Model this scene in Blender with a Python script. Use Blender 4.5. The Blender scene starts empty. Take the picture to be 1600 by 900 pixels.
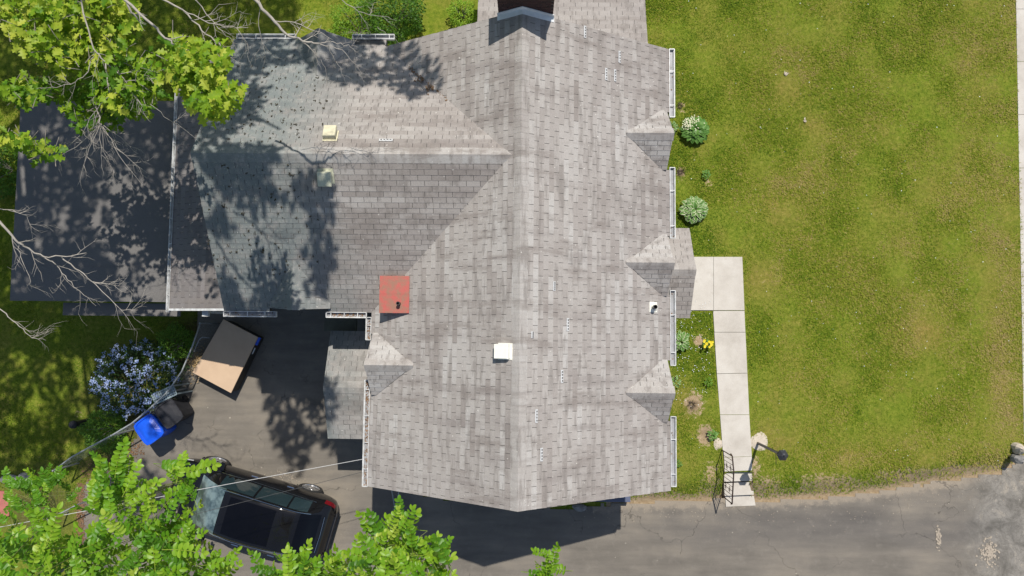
import bpy, math, random
import numpy as np
from mathutils import Vector, Matrix, Euler

random.seed(7); RNG = np.random.default_rng(7)
S = bpy.context.scene
COL = S.collection
PI = math.pi
R = math.radians

# ------------------------------------------------------------------ camera
FPX, CAMH = 1073.0, 20.8
PITCH, ROLL, YAW = .0615, -.0188, -.0092
def _rot():
    cy, sy = math.cos(YAW), math.sin(YAW); cp, sp = math.cos(PITCH), math.sin(PITCH); cr, sr = math.cos(ROLL), math.sin(ROLL)
    A = np.array([[cy, -sy, 0], [sy, cy, 0], [0, 0, 1]]); B = np.array([[1, 0, 0], [0, cp, sp], [0, -sp, cp]])
    C_ = np.array([[cr, 0, sr], [0, 1, 0], [-sr, 0, cr]])
    return C_ @ B @ A
RM = _rot()
cam = bpy.data.cameras.new('camera'); camo = bpy.data.objects.new('camera', cam); COL.objects.link(camo)
camo.matrix_world = Matrix.Translation((0, 0, CAMH)) @ Matrix(RM.T.tolist()).to_4x4()
cam.sensor_width = 36; cam.lens = 36 * FPX / 1600; cam.clip_end = 2000; cam.clip_start = .1
S.camera = camo

# ------------------------------------------------------------------ world, sun, exposure
SX, SY = -.1603, -.5108            # shadow shift per metre of height
SUN = Vector((-SX, -SY, 1)).normalized()
W = bpy.data.worlds.new('World'); S.world = W; W.use_nodes = True
wn = W.node_tree.nodes; wl = W.node_tree.links
sky = wn.new('ShaderNodeTexSky'); sky.sky_type = 'NISHITA'; sky.sun_disc = False
sky.sun_elevation = math.asin(SUN.z); sky.sun_rotation = math.atan2(SUN.x, SUN.y)
bg = wn['Background']; bg.inputs['Strength'].default_value = .098
wl.new(sky.outputs[0], bg.inputs['Color'])
sun = bpy.data.lights.new('sun', 'SUN'); suno = bpy.data.objects.new('sun', sun); COL.objects.link(suno)
sun.energy = 4.45; sun.angle = R(.5); sun.color = (1, .945, .865)
suno.rotation_euler = (-SUN).to_track_quat('-Z', 'Y').to_euler(); suno.location = (0, 0, 60)
S.view_settings.view_transform = 'Standard'; S.view_settings.look = 'None'
S.view_settings.exposure = 0.10; S.view_settings.gamma = 1.0; S.view_settings.use_curve_mapping = False

# ------------------------------------------------------------------ places seen in the photo -> places on the ground / roofs
def _dir(px, py):
    return RM.T @ np.array([(px - 800) / FPX, -(py - 450) / FPX, -1.0])
def at(px, py, z=0.0):
    d = _dir(px, py); t = (z - CAMH) / d[2]
    return Vector((d[0] * t, d[1] * t, z))
def on(px, py, pl):                 # pl = (a,b,c): z = a + bX + cY
    d = _dir(px, py); t = (pl[0] - CAMH) / (d[2] - pl[1] * d[0] - pl[2] * d[1])
    return Vector((d[0] * t, d[1] * t, CAMH + d[2] * t))
def proj(P):
    v = RM @ (np.asarray(P, float).T - np.array([[0], [0], [CAMH]])) if np.ndim(P) > 1 else RM @ (np.asarray(P, float) - np.array([0, 0, CAMH]))
    return 800 + FPX * v[0] / -v[2], 450 - FPX * v[1] / -v[2]
def inpoly(x, y, poly):
    x = np.asarray(x, float); y = np.asarray(y, float); r = np.zeros(x.shape, bool)
    n = len(poly); j = n - 1
    for i in range(n):
        xi, yi = poly[i][0], poly[i][1]; xj, yj = poly[j][0], poly[j][1]
        c = ((yi > y) != (yj > y)) & (x < (xj - xi) * (y - yi) / ((yj - yi) or 1e-9) + xi)
        r ^= c; j = i
    return r
def vnoise(x, y, s, seed=0):        # smooth value noise, vectorised
    x = np.asarray(x) / s + 371.3 + seed * 17.1; y = np.asarray(y) / s + 193.7 + seed * 9.7
    xi = np.floor(x); yi = np.floor(y); fx = x - xi; fy = y - yi
    fx = fx * fx * (3 - 2 * fx); fy = fy * fy * (3 - 2 * fy)
    h = lambda a, b: np.modf(np.abs(np.sin(a * 12.9898 + b * 78.233) * 43758.5453))[0]
    return (h(xi, yi) * (1 - fx) + h(xi + 1, yi) * fx) * (1 - fy) + (h(xi, yi + 1) * (1 - fx) + h(xi + 1, yi + 1) * fx) * fy

# ------------------------------------------------------------------ materials
def _n(t, kind, **kw):
    n = t.nodes.new(kind)
    for k, v in kw.items(): setattr(n, k, v)
    return n
def ramp(t, src, stops, interp='LINEAR'):
    r = _n(t, 'ShaderNodeValToRGB'); r.color_ramp.interpolation = interp
    e = r.color_ramp.elements
    while len(e) < len(stops): e.new(.5)
    for i, (p, c) in enumerate(stops):
        e[i].position = p; e[i].color = tuple(c) + (1,) if len(c) == 3 else c
    t.links.new(src, r.inputs[0]); return r.outputs[0]
def math_(t, op, a, b=None, clamp=False):
    m = _n(t, 'ShaderNodeMath', operation=op, use_clamp=clamp)
    for i, s in enumerate((a, b)):
        if s is None: continue
        if isinstance(s, (int, float)): m.inputs[i].default_value = s
        else: t.links.new(s, m.inputs[i])
    return m.outputs[0]
def noise(t, vec, scale, detail=3, rough=.6, dist=0):
    n = _n(t, 'ShaderNodeTexNoise'); n.inputs['Scale'].default_value = scale; n.inputs['Detail'].default_value = detail
    n.inputs['Roughness'].default_value = rough; n.inputs['Distortion'].default_value = dist
    t.links.new(vec, n.inputs['Vector']); return n.outputs['Fac']
def mixc(t, fac, a, b, mode='MIX'):
    m = _n(t, 'ShaderNodeMix', data_type='RGBA', blend_type=mode)
    if isinstance(fac, (int, float)): m.inputs[0].default_value = fac
    else: t.links.new(fac, m.inputs[0])
    for k, s in ((6, a), (7, b)):
        if isinstance(s, tuple): m.inputs[k].default_value = s + (1,) if len(s) == 3 else s
        else: t.links.new(s, m.inputs[k])
    return m.outputs[2]
def mapping(t, vec, scale):
    m = _n(t, 'ShaderNodeMapping'); m.inputs['Scale'].default_value = scale; t.links.new(vec, m.inputs['Vector']); return m.outputs[0]
def sstep(t, v, a, b):
    m = _n(t, 'ShaderNodeMapRange', interpolation_type='SMOOTHSTEP'); t.links.new(v, m.inputs[0])
    m.inputs[1].default_value = a; m.inputs[2].default_value = b; return m.outputs[0]
def attr(t, name):
    return _n(t, 'ShaderNodeAttribute', attribute_name=name).outputs['Fac']
def newmat(name):
    m = bpy.data.materials.new(name); m.use_nodes = True; t = m.node_tree
    b = t.nodes['Principled BSDF']; pos = _n(t, 'ShaderNodeNewGeometry').outputs['Position']
    return m, t, b, pos
def bump(t, b, h, strength, dist):
    n = _n(t, 'ShaderNodeBump'); n.inputs['Strength'].default_value = strength; n.inputs['Distance'].default_value = dist
    t.links.new(h, n.inputs['Height']); t.links.new(n.outputs[0], b.inputs['Normal'])
def simple(name, c0, c1=None, scale=8, rough=.6, metallic=0, bmp=0, bscale=60, tone=False, coat=0, spec=None, spread=.6):
    m, t, b, pos = newmat(name)
    c1 = c1 or tuple(x * .75 for x in c0)
    f = noise(t, pos, scale, 4)
    f = sstep(t, f, .5 - spread / 2, .5 + spread / 2)
    if tone:
        f = math_(t, 'ADD', math_(t, 'MULTIPLY', f, .3), math_(t, 'MULTIPLY', attr(t, 'tone'), .7), True)
    c = mixc(t, f, c0, c1); t.links.new(c, b.inputs['Base Color'])
    b.inputs['Roughness'].default_value = rough; b.inputs['Metallic'].default_value = metallic
    b.inputs['Coat Weight'].default_value = coat
    if spec is not None: b.inputs['Specular IOR Level'].default_value = spec
    if bmp: bump(t, b, noise(t, pos, bscale, 4), bmp, .01)
    return m
def leafmat(name, stops, trans=.35, rough=.5, spec=.3):
    m, t, b, pos = newmat(name)
    f = math_(t, 'ADD', attr(t, 'tone'), math_(t, 'MULTIPLY', math_(t, 'SUBTRACT', noise(t, pos, 9, 2), .5), .35), True)
    c = ramp(t, f, stops); t.links.new(c, b.inputs['Base Color'])
    b.inputs['Roughness'].default_value = rough; b.inputs['Specular IOR Level'].default_value = spec
    tr = _n(t, 'ShaderNodeBsdfTranslucent'); t.links.new(mixc(t, .5, c, (.30, .42, .03), 'MIX'), tr.inputs['Color'])
    mx = _n(t, 'ShaderNodeMixShader'); mx.inputs[0].default_value = trans
    t.links.new(b.outputs[0], mx.inputs[1]); t.links.new(tr.outputs[0], mx.inputs[2])
    t.links.new(mx.outputs[0], t.nodes['Material Output'].inputs['Surface'])
    return m

def shingle_mat(name='shingle', k_=1.0, algae_shade=1.0):
    m, t, b, pos = newmat(name)
    sep = _n(t, 'ShaderNodeSeparateXYZ'); t.links.new(pos, sep.inputs[0]); X = sep.outputs[0]; Y = sep.outputs[1]
    tone = attr(t, 'tone')
    big = noise(t, pos, .55, 5, .6)
    f = math_(t, 'ADD', math_(t, 'MULTIPLY', tone, .85), math_(t, 'MULTIPLY', math_(t, 'SUBTRACT', big, .5), .7), True)
    c = ramp(t, f, [(0, (.236, .210, .193)), (.3, (.308, .281, .261)), (.6, (.378, .354, .331)), (1, (.462, .450, .430))])
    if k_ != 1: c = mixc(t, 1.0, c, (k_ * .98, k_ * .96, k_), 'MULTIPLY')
    # weather streaks that run down each slope
    st = noise(t, mapping(t, pos, (.5, 2.6, .5)), 1.2, 4, .55)
    st2 = noise(t, mapping(t, pos, (2.4, .8, 1)), 1.0, 5, .6)
    k = math_(t, 'MULTIPLY', sstep(t, st, .52, .72), .5)
    c = mixc(t, k, c, (.20, .175, .165))
    k2 = math_(t, 'MULTIPLY', sstep(t, st2, .6, .75), .25)
    c = mixc(t, k2, c, (.19, .17, .15))
    st3 = noise(t, mapping(t, pos, (.9, 3.4, 1)), .8, 6, .65)
    c = mixc(t, math_(t, 'MULTIPLY', sstep(t, st3, .50, .68), .68), c, (.205, .178, .162))
    st4 = noise(t, mapping(t, pos, (7, 1.1, 7)), 1.0, 4, .6)
    c = mixc(t, math_(t, 'MULTIPLY', sstep(t, st4, .50, .66), .6), c, (.20, .18, .165))
    # real growth on the west end; its teal also paints in the wing's shade
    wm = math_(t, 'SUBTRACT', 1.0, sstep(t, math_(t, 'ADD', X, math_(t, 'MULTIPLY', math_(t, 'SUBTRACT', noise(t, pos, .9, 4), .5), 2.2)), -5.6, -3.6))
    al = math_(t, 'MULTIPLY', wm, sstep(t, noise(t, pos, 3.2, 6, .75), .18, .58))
    c = mixc(t, math_(t, 'MULTIPLY', al, .8 * algae_shade), c, (.150, .180, .180))
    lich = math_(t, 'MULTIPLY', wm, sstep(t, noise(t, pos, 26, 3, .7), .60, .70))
    c = mixc(t, math_(t, 'MULTIPLY', lich, .55 * algae_shade), c, (.44, .46, .36))
    # granules
    g = noise(t, pos, 150, 2, .8)
    g2 = noise(t, pos, 38, 3, .7)
    gg = math_(t, 'ADD', math_(t, 'MULTIPLY', g, .5), math_(t, 'MULTIPLY', g2, .5))
    c = mixc(t, .8, c, ramp(t, gg, [(.3, (.74, .74, .74)), (.5, (1, 1, 1)), (.7, (1.24, 1.24, 1.24))]), 'MULTIPLY')
    # sparse pale flecks
    fl = sstep(t, noise(t, pos, 17, 1, .5), .755, .79)
    c = mixc(t, math_(t, 'MULTIPLY', fl, .6), c, (.7, .68, .62))
    t.links.new(c, b.inputs['Base Color']); b.inputs['Roughness'].default_value = .92; b.inputs['Specular IOR Level'].default_value = .2
    bump(t, b, g, .35, .004)
    return m
M = {}
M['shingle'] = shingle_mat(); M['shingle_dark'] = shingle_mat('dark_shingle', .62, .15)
M['deck'] = simple('roof_felt', (.10, .095, .09), (.06, .058, .055), 30, .95)
M['fascia'] = simple('painted_trim', (.72, .72, .70), (.6, .6, .58), 5, .5)
M['gutter'] = simple('white_gutter', (.70, .71, .71), (.46, .46, .44), 9, .4, spread=.4)
M['trough'] = simple('gutter_trough', (.36, .37, .39), (.22, .22, .22), 5, .6)
M['litter'] = simple('leaf_litter', (.30, .17, .08), (.10, .06, .035), 40, .9, tone=True)
M['brick'] = simple('chimney_brick', (.075, .032, .026), (.04, .022, .02), 20, .85, tone=True, bmp=.4)
M['mortar'] = simple('mortar', (.16, .14, .12), (.1, .09, .08), 30, .95)
M['flash'] = simple('flashing_metal', (.78, .80, .80), (.66, .68, .68), 6, .45, metallic=0)
M['strip'] = simple('aged_aluminium', (.60, .61, .61), (.42, .42, .42), 22, .6, spread=.4)
M['vent_white'] = simple('vent_paint', (.84, .83, .76), (.76, .75, .66), 9, .5)
M['vent_olive'] = simple('vent_old_paint', (.60, .60, .46), (.42, .43, .32), 9, .6, bmp=.2)
M['vent_cream'] = simple('vent_cream_paint', (.66, .62, .44), (.52, .48, .34), 12, .6)
M['black_pipe'] = simple('black_pipe', (.02, .02, .02), (.035, .035, .035), 20, .45)
M['red'] = simple('red_painted_metal', (.42, .085, .068), (.27, .13, .085), 5, .5, tone=False, bmp=.15, bscale=25, spread=.3)
M['siding'] = simple('siding', (.62, .62, .58), (.54, .54, .50), 3, .6)
M['glass'] = simple('window_glass', (.03, .035, .04), (.02, .02, .025), 3, .05, spec=.8)
M['iron'] = simple('black_iron', (.02, .018, .016), (.07, .03, .018), 14, .55)
M['post'] = simple('lamp_black_paint', (.025, .027, .035), (.045, .045, .05), 10, .4)
M['galv'] = simple('galvanised_steel', (.42, .44, .44), (.28, .29, .29), 14, .45, metallic=.3)
M['wire_w'] = simple('white_cable', (.62, .62, .60), (.5, .5, .5), 20, .5)
M['wire_k'] = simple('dark_cable', (.08, .08, .08), (.05, .05, .05), 20, .5)
M['blue'] = simple('blue_plastic', (.010, .11, .74), (.008, .08, .60), 5, .34, bmp=.05, bscale=12)
M['dark_plastic'] = simple('charcoal_plastic', (.02, .022, .027), (.034, .034, .04), 6, .7, spec=.25)
M['lattice'] = simple('pale_blue_plastic', (.27, .34, .37), (.22, .28, .30), 7, .5)
M['tan'] = simple('tan_cover', (.55, .40, .27), (.49, .35, .235), 2.5, .8, bmp=.1, bscale=4)
M['tan_side'] = simple('dark_box_side', (.05, .042, .035), (.03, .025, .02), 7, .8)
M['paint'] = simple('black_car_paint', (.006, .006, .007), (.008, .008, .009), 3, .08, coat=.35, spec=.3)
M['car_glass'] = simple('car_glass', (.02, .035, .04), (.015, .03, .035), 3, .03, spec=1, coat=.6)
M['roof_glass'] = simple('black_roof_glass', (.002, .002, .003), (.003, .003, .004), 3, .04, spec=.35)
M['windshield'] = simple('windshield_glass', (.16, .22, .22), (.035, .06, .065), 2.2, .04, spec=.8, coat=.5, spread=.2)  # pale teal reflection and view of the interior painted into the glass colour
M['chrome'] = simple('chrome', (.75, .75, .75), (.6, .6, .6), 4, .15, metallic=1)
M['rubber'] = simple('rubber', (.015, .015, .015), (.03, .03, .03), 30, .85)
M['rim'] = simple('alloy_rim', (.62, .62, .63), (.5, .5, .5), 7, .25, metallic=.8)
M['tail'] = simple('tail_lamp', (.20, .008, .012), (.12, .006, .01), 7, .12, coat=1)
M['interior'] = simple('car_interior', (.28, .34, .32), (.2, .24, .23), 9, .8)
M['bark'] = simple('bark', (.30, .27, .235), (.16, .14, .12), 16, .9, bmp=.6, bscale=40)
M['deadwood'] = simple('dead_wood', (.44, .405, .36), (.30, .27, .24), 14, .85, bmp=.3)
M['grit'] = simple('grit', (.42, .36, .28), (.2, .17, .14), 60, .9, tone=True)
M['stone'] = simple('stone', (.30, .29, .27), (.17, .165, .16), 9, .9, bmp=.5)
M['pale_stone'] = simple('pale_stone', (.56, .49, .40), (.45, .39, .31), 6, .9, bmp=.4)
M['red_paver'] = simple('red_paver', (.44, .15, .12), (.33, .11, .09), 9, .85)
M['blue_panel'] = simple('blue_grey_panel', (.10, .12, .19), (.07, .08, .12), 6, .5)
M['oak'] = leafmat('oak_leaf', [(0, (.04, .12, .012)), (.35, (.10, .24, .012)), (.65, (.25, .39, .02)), (1, (.50, .55, .07))], .4)
M['locust'] = leafmat('locust_leaf', [(0, (.04, .12, .010)), (.4, (.10, .27, .012)), (.75, (.24, .42, .02)), (1, (.45, .56, .08))], .42, .42, .4)
M['stem'] = simple('green_stem', (.20, .24, .06), (.14, .15, .06), 14, .7)
M['bush'] = leafmat('shrub_leaf', [(0, (.025, .075, .010)), (.5, (.065, .17, .014)), (1, (.16, .30, .025))], .3)
M['dbush'] = leafmat('dark_shrub_leaf', [(0, (.012, .03, .008)), (.5, (.025, .06, .012)), (1, (.06, .12, .02))], .2)
M['ybush'] = leafmat('bright_shrub_leaf', [(0, (.08, .18, .012)), (.5, (.17, .33, .02)), (1, (.32, .46, .04))], .35)
M['hosta'] = leafmat('hosta_leaf', [(0, (.07, .17, .03)), (.5, (.15, .30, .06)), (.68, (.58, .62, .38)), (1, (.76, .78, .58))], .2)
M['flowerb'] = leafmat('pale_blue_petal', [(0, (.20, .28, .66)), (.5, (.34, .46, .82)), (1, (.62, .70, .90))], .15)
M['flowery'] = leafmat('yellow_petal', [(0, (.70, .52, .01)), (1, (.85, .72, .03))], .2)
M['grass'] = leafmat('grass_blade', [(0, (.055, .118, .010)), (.3, (.135, .210, .013)), (.55, (.225, .272, .022)), (.78, (.34, .31, .065)), (1, (.42, .32, .14))], .25, .7, .1)
M['dry'] = simple('dried_plant', (.20, .15, .10), (.10, .075, .05), 30, .95)

def ground_mat():
    m, t, b, pos = newmat('lawn_ground')
    dirt = attr(t, 'dirt'); dry = attr(t, 'dry')
    n1 = noise(t, pos, 1.1, 5, .65); n2 = noise(t, pos, 9, 4, .7); n3 = noise(t, pos, 60, 3, .7)
    f = math_(t, 'ADD', math_(t, 'MULTIPLY', n2, .45), math_(t, 'MULTIPLY', n3, .55))
    g = ramp(t, f, [(.30, (.045, .078, .009)), (.45, (.105, .155, .014)), (.55, (.175, .212, .022)), (.68, (.27, .26, .06))])
    d = ramp(t, f, [(.30, (.12, .10, .02)), (.5, (.23, .17, .045)), (.68, (.38, .26, .10))])
    c = mixc(t, math_(t, 'ADD', math_(t, 'MULTIPLY', sstep(t, n1, .42, .72), .4), math_(t, 'MULTIPLY', dry, .7), True), g, d)
    soil = ramp(t, f, [(.3, (.17, .12, .065)), (.5, (.34, .25, .15)), (.7, (.50, .40, .27))])
    k = sstep(t, math_(t, 'ADD', dirt, math_(t, 'MULTIPLY', math_(t, 'SUBTRACT', n2, .5), 1.3)), .40, .62)
    c = mixc(t, k, c, soil)
    dk = mixc(t, attr(t, 'mulch'), c, ramp(t, f, [(.3, (.03, .022, .016)), (.6, (.085, .06, .04)), (.72, (.17, .12, .08))]))
    t.links.new(dk, b.inputs['Base Color']); b.inputs['Roughness'].default_value = 1; b.inputs['Specular IOR Level'].default_value = .1
    bump(t, b, f, .6, .03)
    return m
def asphalt_mat():
    m, t, b, pos = newmat('asphalt')
    sep = _n(t, 'ShaderNodeSeparateXYZ'); t.links.new(pos, sep.inputs[0]); X = sep.outputs[0]; Y = sep.outputs[1]
    n1 = noise(t, pos, .45, 5, .6, .4); n2 = noise(t, pos, 3.5, 5, .7); n3 = noise(t, pos, 110, 3, .75)
    ns = noise(t, mapping(t, pos, (.35, 2.2, 1)), 1.3, 4)
    f = math_(t, 'ADD', math_(t, 'MULTIPLY', n1, .55), math_(t, 'MULTIPLY', ns, .45))
    c = ramp(t, f, [(.34, (.118, .107, .092)), (.5, (.170, .153, .130)), (.66, (.235, .207, .168))])
    # the dark wheel band of the east drive
    band = math_(t, 'MULTIPLY', sstep(t, X, 2, 6), math_(t, 'SUBTRACT', 1.0, sstep(t, math_(t, 'ABSOLUTE', math_(t, 'ADD', math_(t, 'ADD', Y, 5.75), math_(t, 'MULTIPLY', math_(t, 'SUBTRACT', n1, .5), 1.2))), .1, .85)))
    c = mixc(t, math_(t, 'MULTIPLY', band, .38), c, (.085, .082, .084))
    c = mixc(t, math_(t, 'MULTIPLY', sstep(t, n2, .52, .72), .32), c, (.23, .21, .18))
    c = mixc(t, .9, c, ramp(t, n3, [(.28, (.62, .62, .62)), (.5, (1, 1, 1)), (.72, (1.5, 1.48, 1.44))]), 'MULTIPLY')
    edge = attr(t, 'edge')
    ek = sstep(t, math_(t, 'ADD', edge, math_(t, 'MULTIPLY', math_(t, 'SUBTRACT', n2, .5), 1.2)), .35, .75)
    c = mixc(t, math_(t, 'MULTIPLY', ek, .7), c, ramp(t, n3, [(.3, (.20, .165, .125)), (.7, (.42, .36, .28))]))
    # cracks
    v = _n(t, 'ShaderNodeTexVoronoi', feature='DISTANCE_TO_EDGE'); v.inputs['Scale'].default_value = .42
    off = _n(t, 'ShaderNodeVectorMath', operation='ADD')
    nn = _n(t, 'ShaderNodeTexNoise'); nn.inputs['Scale'].default_value = 2.2; nn.inputs['Detail'].default_value = 5; t.links.new(pos, nn.inputs['Vector'])
    sc = _n(t, 'ShaderNodeVectorMath', operation='SCALE'); t.links.new(nn.outputs['Color'], sc.inputs[0]); sc.inputs['Scale'].default_value = .8
    t.links.new(pos, off.inputs[0]); t.links.new(sc.outputs[0], off.inputs[1]); t.links.new(off.outputs[0], v.inputs['Vector'])
    ck = math_(t, 'MULTIPLY', math_(t, 'SUBTRACT', 1.0, sstep(t, v.outputs['Distance'], .001, .007)), sstep(t, n1, .47, .56))
    c = mixc(t, math_(t, 'MULTIPLY', ck, .55), c, (.05, .045, .04))
    v2 = _n(t, 'ShaderNodeTexVoronoi', feature='DISTANCE_TO_EDGE'); v2.inputs['Scale'].default_value = 7; t.links.new(off.outputs[0], v2.inputs['Vector'])
    ew = sstep(t, math_(t, 'ADD', X, math_(t, 'MULTIPLY', n2, 1.5)), 13.4, 14.6)
    ck2 = math_(t, 'MULTIPLY', math_(t, 'SUBTRACT', 1.0, sstep(t, v2.outputs['Distance'], .02, .07)), ew)
    c = mixc(t, math_(t, 'MULTIPLY', ew, .75), c, ramp(t, noise(t, pos, 1.7, 6, .7, .6), [(.34, (.10, .095, .085)), (.48, (.19, .178, .158)), (.56, (.25, .235, .21)), (.68, (.37, .33, .27))]))
    c = mixc(t, math_(t, 'MULTIPLY', ck2, .35), c, (.09, .085, .07))
    fl = sstep(t, noise(t, pos, 13, 1, .4), .80, .815)
    c = mixc(t, math_(t, 'MULTIPLY', fl, .7), c, (.6, .55, .45))
    t.links.new(c, b.inputs['Base Color']); b.inputs['Roughness'].default_value = .9; b.inputs['Specular IOR Level'].default_value = .25
    bump(t, b, n3, .6, .006)
    return m
def concrete_mat():
    m, t, b, pos = newmat('concrete')
    n1 = noise(t, pos, 1.2, 5, .65); n3 = noise(t, pos, 70, 3, .7)
    c = ramp(t, n1, [(.3, (.42, .385, .335)), (.5, (.51, .475, .42)), (.7, (.57, .54, .485))])
    c = mixc(t, .7, c, ramp(t, n3, [(.3, (.85, .85, .85)), (.7, (1.12, 1.12, 1.12))]), 'MULTIPLY')
    c = mixc(t, math_(t, 'MULTIPLY', sstep(t, noise(t, pos, 5, 4), .6, .75), .3), c, (.34, .30, .25))
    t.links.new(c, b.inputs['Base Color']); b.inputs['Roughness'].default_value = .9
    bump(t, b, n3, .3, .004)
    return m
def membrane_mat():
    m, t, b, pos = newmat('roll_roofing')
    n1 = noise(t, mapping(t, pos, (.7, 2.0, 1)), 1, 5, .6); n3 = noise(t, pos, 90, 2, .7)
    c = mixc(t, n1, (.125, .120, .115), (.175, .166, .158))
    c = mixc(t, .8, c, ramp(t, n3, [(.3, (.75, .75, .75)), (.7, (1.3, 1.3, 1.3))]), 'MULTIPLY')
    t.links.new(c, b.inputs['Base Color']); b.inputs['Roughness'].default_value = .95; b.inputs['Specular IOR Level'].default_value = .2
    bump(t, b, n1, .2, .02)
    return m
M['ground'] = ground_mat(); M['asphalt'] = asphalt_mat(); M['concrete'] = concrete_mat(); M['membrane'] = membrane_mat()

# ------------------------------------------------------------------ mesh helpers
def _link(o, parent=None, **props):
    COL.objects.link(o)
    if parent is not None: o.parent = parent
    for k, v in props.items():
        if v is not None: o[k] = v
    return o
def thing(name, label, cat, loc=(0, 0, 0), group=None):
    o = bpy.data.objects.new(name, None); o.empty_display_size = .2; o.location = loc
    return _link(o, None, label=label, category=cat, group=group)
def raw(name, V, F, mat, parent=None, tones=None, kind=None, smooth=False, label=None, cat=None, group=None, local=False, attrs=None):
    V = np.asarray(V, np.float32).reshape(-1, 3)
    off = np.array(parent.matrix_basis.translation if (parent is not None and parent.parent is None) else (0, 0, 0), np.float32)
    if parent is not None and parent.parent is not None: off = np.array(parent.parent.matrix_basis.translation, np.float32)
    if not local and parent is not None: V = V - off
    me = bpy.data.meshes.new(name)
    if isinstance(F, np.ndarray):
        k = F.shape[1]; me.vertices.add(len(V)); me.vertices.foreach_set('co', V.ravel())
        me.loops.add(F.size); me.loops.foreach_set('vertex_index', F.ravel().astype(np.int32))
        me.polygons.add(len(F)); me.polygons.foreach_set('loop_start', np.arange(0, F.size, k, dtype=np.int32))
        me.update(calc_edges=True)
    else:
        me.from_pydata([tuple(map(float, v)) for v in V], [], F); me.update()
    if tones is not None:
        a = me.attributes.new('tone', 'FLOAT', 'POINT'); a.data.foreach_set('value', np.asarray(tones, np.float32))
    for k_, v_ in (attrs or {}).items():
        a = me.attributes.new(k_, 'FLOAT', 'POINT'); a.data.foreach_set('value', np.asarray(v_, np.float32))
    if smooth: me.polygons.foreach_set('use_smooth', [True] * len(me.polygons))
    me.materials.append(mat)
    return _link(bpy.data.objects.new(name, me), parent, kind=kind, label=label, category=cat, group=group)
class MB:
    def __init__(s): s.v = []; s.f = []; s.c = []
    def add(s, vs, fs, c=.5):
        n = len(s.v); s.v += [tuple(v) for v in vs]; s.f += [tuple(i + n for i in f) for f in fs]
        s.c += (list(c) if hasattr(c, '__len__') else [c] * len(vs)); return s
    def box(s, x0, x1, y0, y1, z0, z1, c=.5):
        return s.add([(x0, y0, z0), (x1, y0, z0), (x1, y1, z0), (x0, y1, z0), (x0, y0, z1), (x1, y0, z1), (x1, y1, z1), (x0, y1, z1)],
                     [(3, 2, 1, 0), (4, 5, 6, 7), (0, 1, 5, 4), (1, 2, 6, 5), (2, 3, 7, 6), (3, 0, 4, 7)], c)
    def obox(s, o, ax, ay, az, c=.5):   # box centred at o with half-axis vectors
        o, ax, ay, az = map(Vector, (o, ax, ay, az)); vs = []
        for k in (-1, 1):
            for i, j in ((-1, -1), (1, -1), (1, 1), (-1, 1)): vs.append(o + ax * i + ay * j + az * k)
        return s.add(vs, [(3, 2, 1, 0), (4, 5, 6, 7), (0, 1, 5, 4), (1, 2, 6, 5), (2, 3, 7, 6), (3, 0, 4, 7)], c)
    def slab(s, top, dn, c=.5):         # top polygon (ccw from above), thickness vector
        n = len(top); dn = Vector(dn); t = [Vector(p) for p in top]
        return s.add(t + [p + dn for p in t], [tuple(range(n)), tuple(range(2 * n - 1, n - 1, -1))] + [(i, i + n, (i + 1) % n + n, (i + 1) % n) for i in range(n)], c)
    def tube(s, pts, r, n=6, c=.5, cap=True):
        pts = [Vector(p) for p in pts]; rs = r if hasattr(r, '__len__') else [r] * len(pts); vs = []; fs = []
        up = Vector((0, 0, 1)); prev = None
        for i, p in enumerate(pts):
            d = (pts[min(i + 1, len(pts) - 1)] - pts[max(i - 1, 0)]).normalized()
            a = d.cross(up) if prev is None else (prev - d * prev.dot(d))
            if a.length < 1e-4: a = d.cross(Vector((1, 0, 0)))
            a.normalize(); b = d.cross(a); prev = a
            for k in range(n):
                t = 2 * PI * k / n; vs.append(p + (a * math.cos(t) + b * math.sin(t)) * rs[i])
        for i in range(len(pts) - 1):
            for k in range(n): fs.append((i * n + k, i * n + (k + 1) % n, (i + 1) * n + (k + 1) % n, (i + 1) * n + k))
        if cap: fs += [tuple(range(n - 1, -1, -1)), tuple(range((len(pts) - 1) * n, len(pts) * n))]
        return s.add(vs, fs, c)
    def lathe(s, o, prof, n=16, c=.5):  # prof: (r,z) list
        o = Vector(o); vs = []; fs = []
        for r, z in prof:
            for k in range(n): vs.append(o + Vector((r * math.cos(2 * PI * k / n), r * math.sin(2 * PI * k / n), z)))
        for i in range(len(prof) - 1):
            for k in range(n): fs.append((i * n + k, i * n + (k + 1) % n, (i + 1) * n + (k + 1) % n, (i + 1) * n + k))
        fs.append(tuple(range(n - 1, -1, -1))); fs.append(tuple(range((len(prof) - 1) * n, len(prof) * n)))
        return s.add(vs, fs, c)
    def blob(s, o, rx, ry, rz, seed=0, rough=.2, nu=12, nv=7, c=.5):
        rnd = random.Random(seed); vs = []; fs = []
        ph = [rnd.uniform(0, 6) for _ in range(4)]
        for i in range(nv + 1):
            th = PI * i / nv
            for k in range(nu):
                a = 2 * PI * k / nu; q = 1 + rough * (math.sin(2 * a + ph[0]) * .5 + math.sin(3 * a + ph[1] + th) * .35 + rnd.uniform(-.25, .25))
                vs.append((o[0] + rx * q * math.sin(th) * math.cos(a), o[1] + ry * q * math.sin(th) * math.sin(a), o[2] + rz * math.cos(th) * (q if 0 < i < nv else 1)))
        for i in range(nv):
            for k in range(nu): fs.append((i * nu + k, (i + 1) * nu + k, (i + 1) * nu + (k + 1) % nu, i * nu + (k + 1) % nu))
        return s.add(vs, fs, c)
    def build(s, name, mat, parent=None, **kw):
        return raw(name, s.v, s.f, mat, parent, tones=s.c, **kw)
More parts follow.
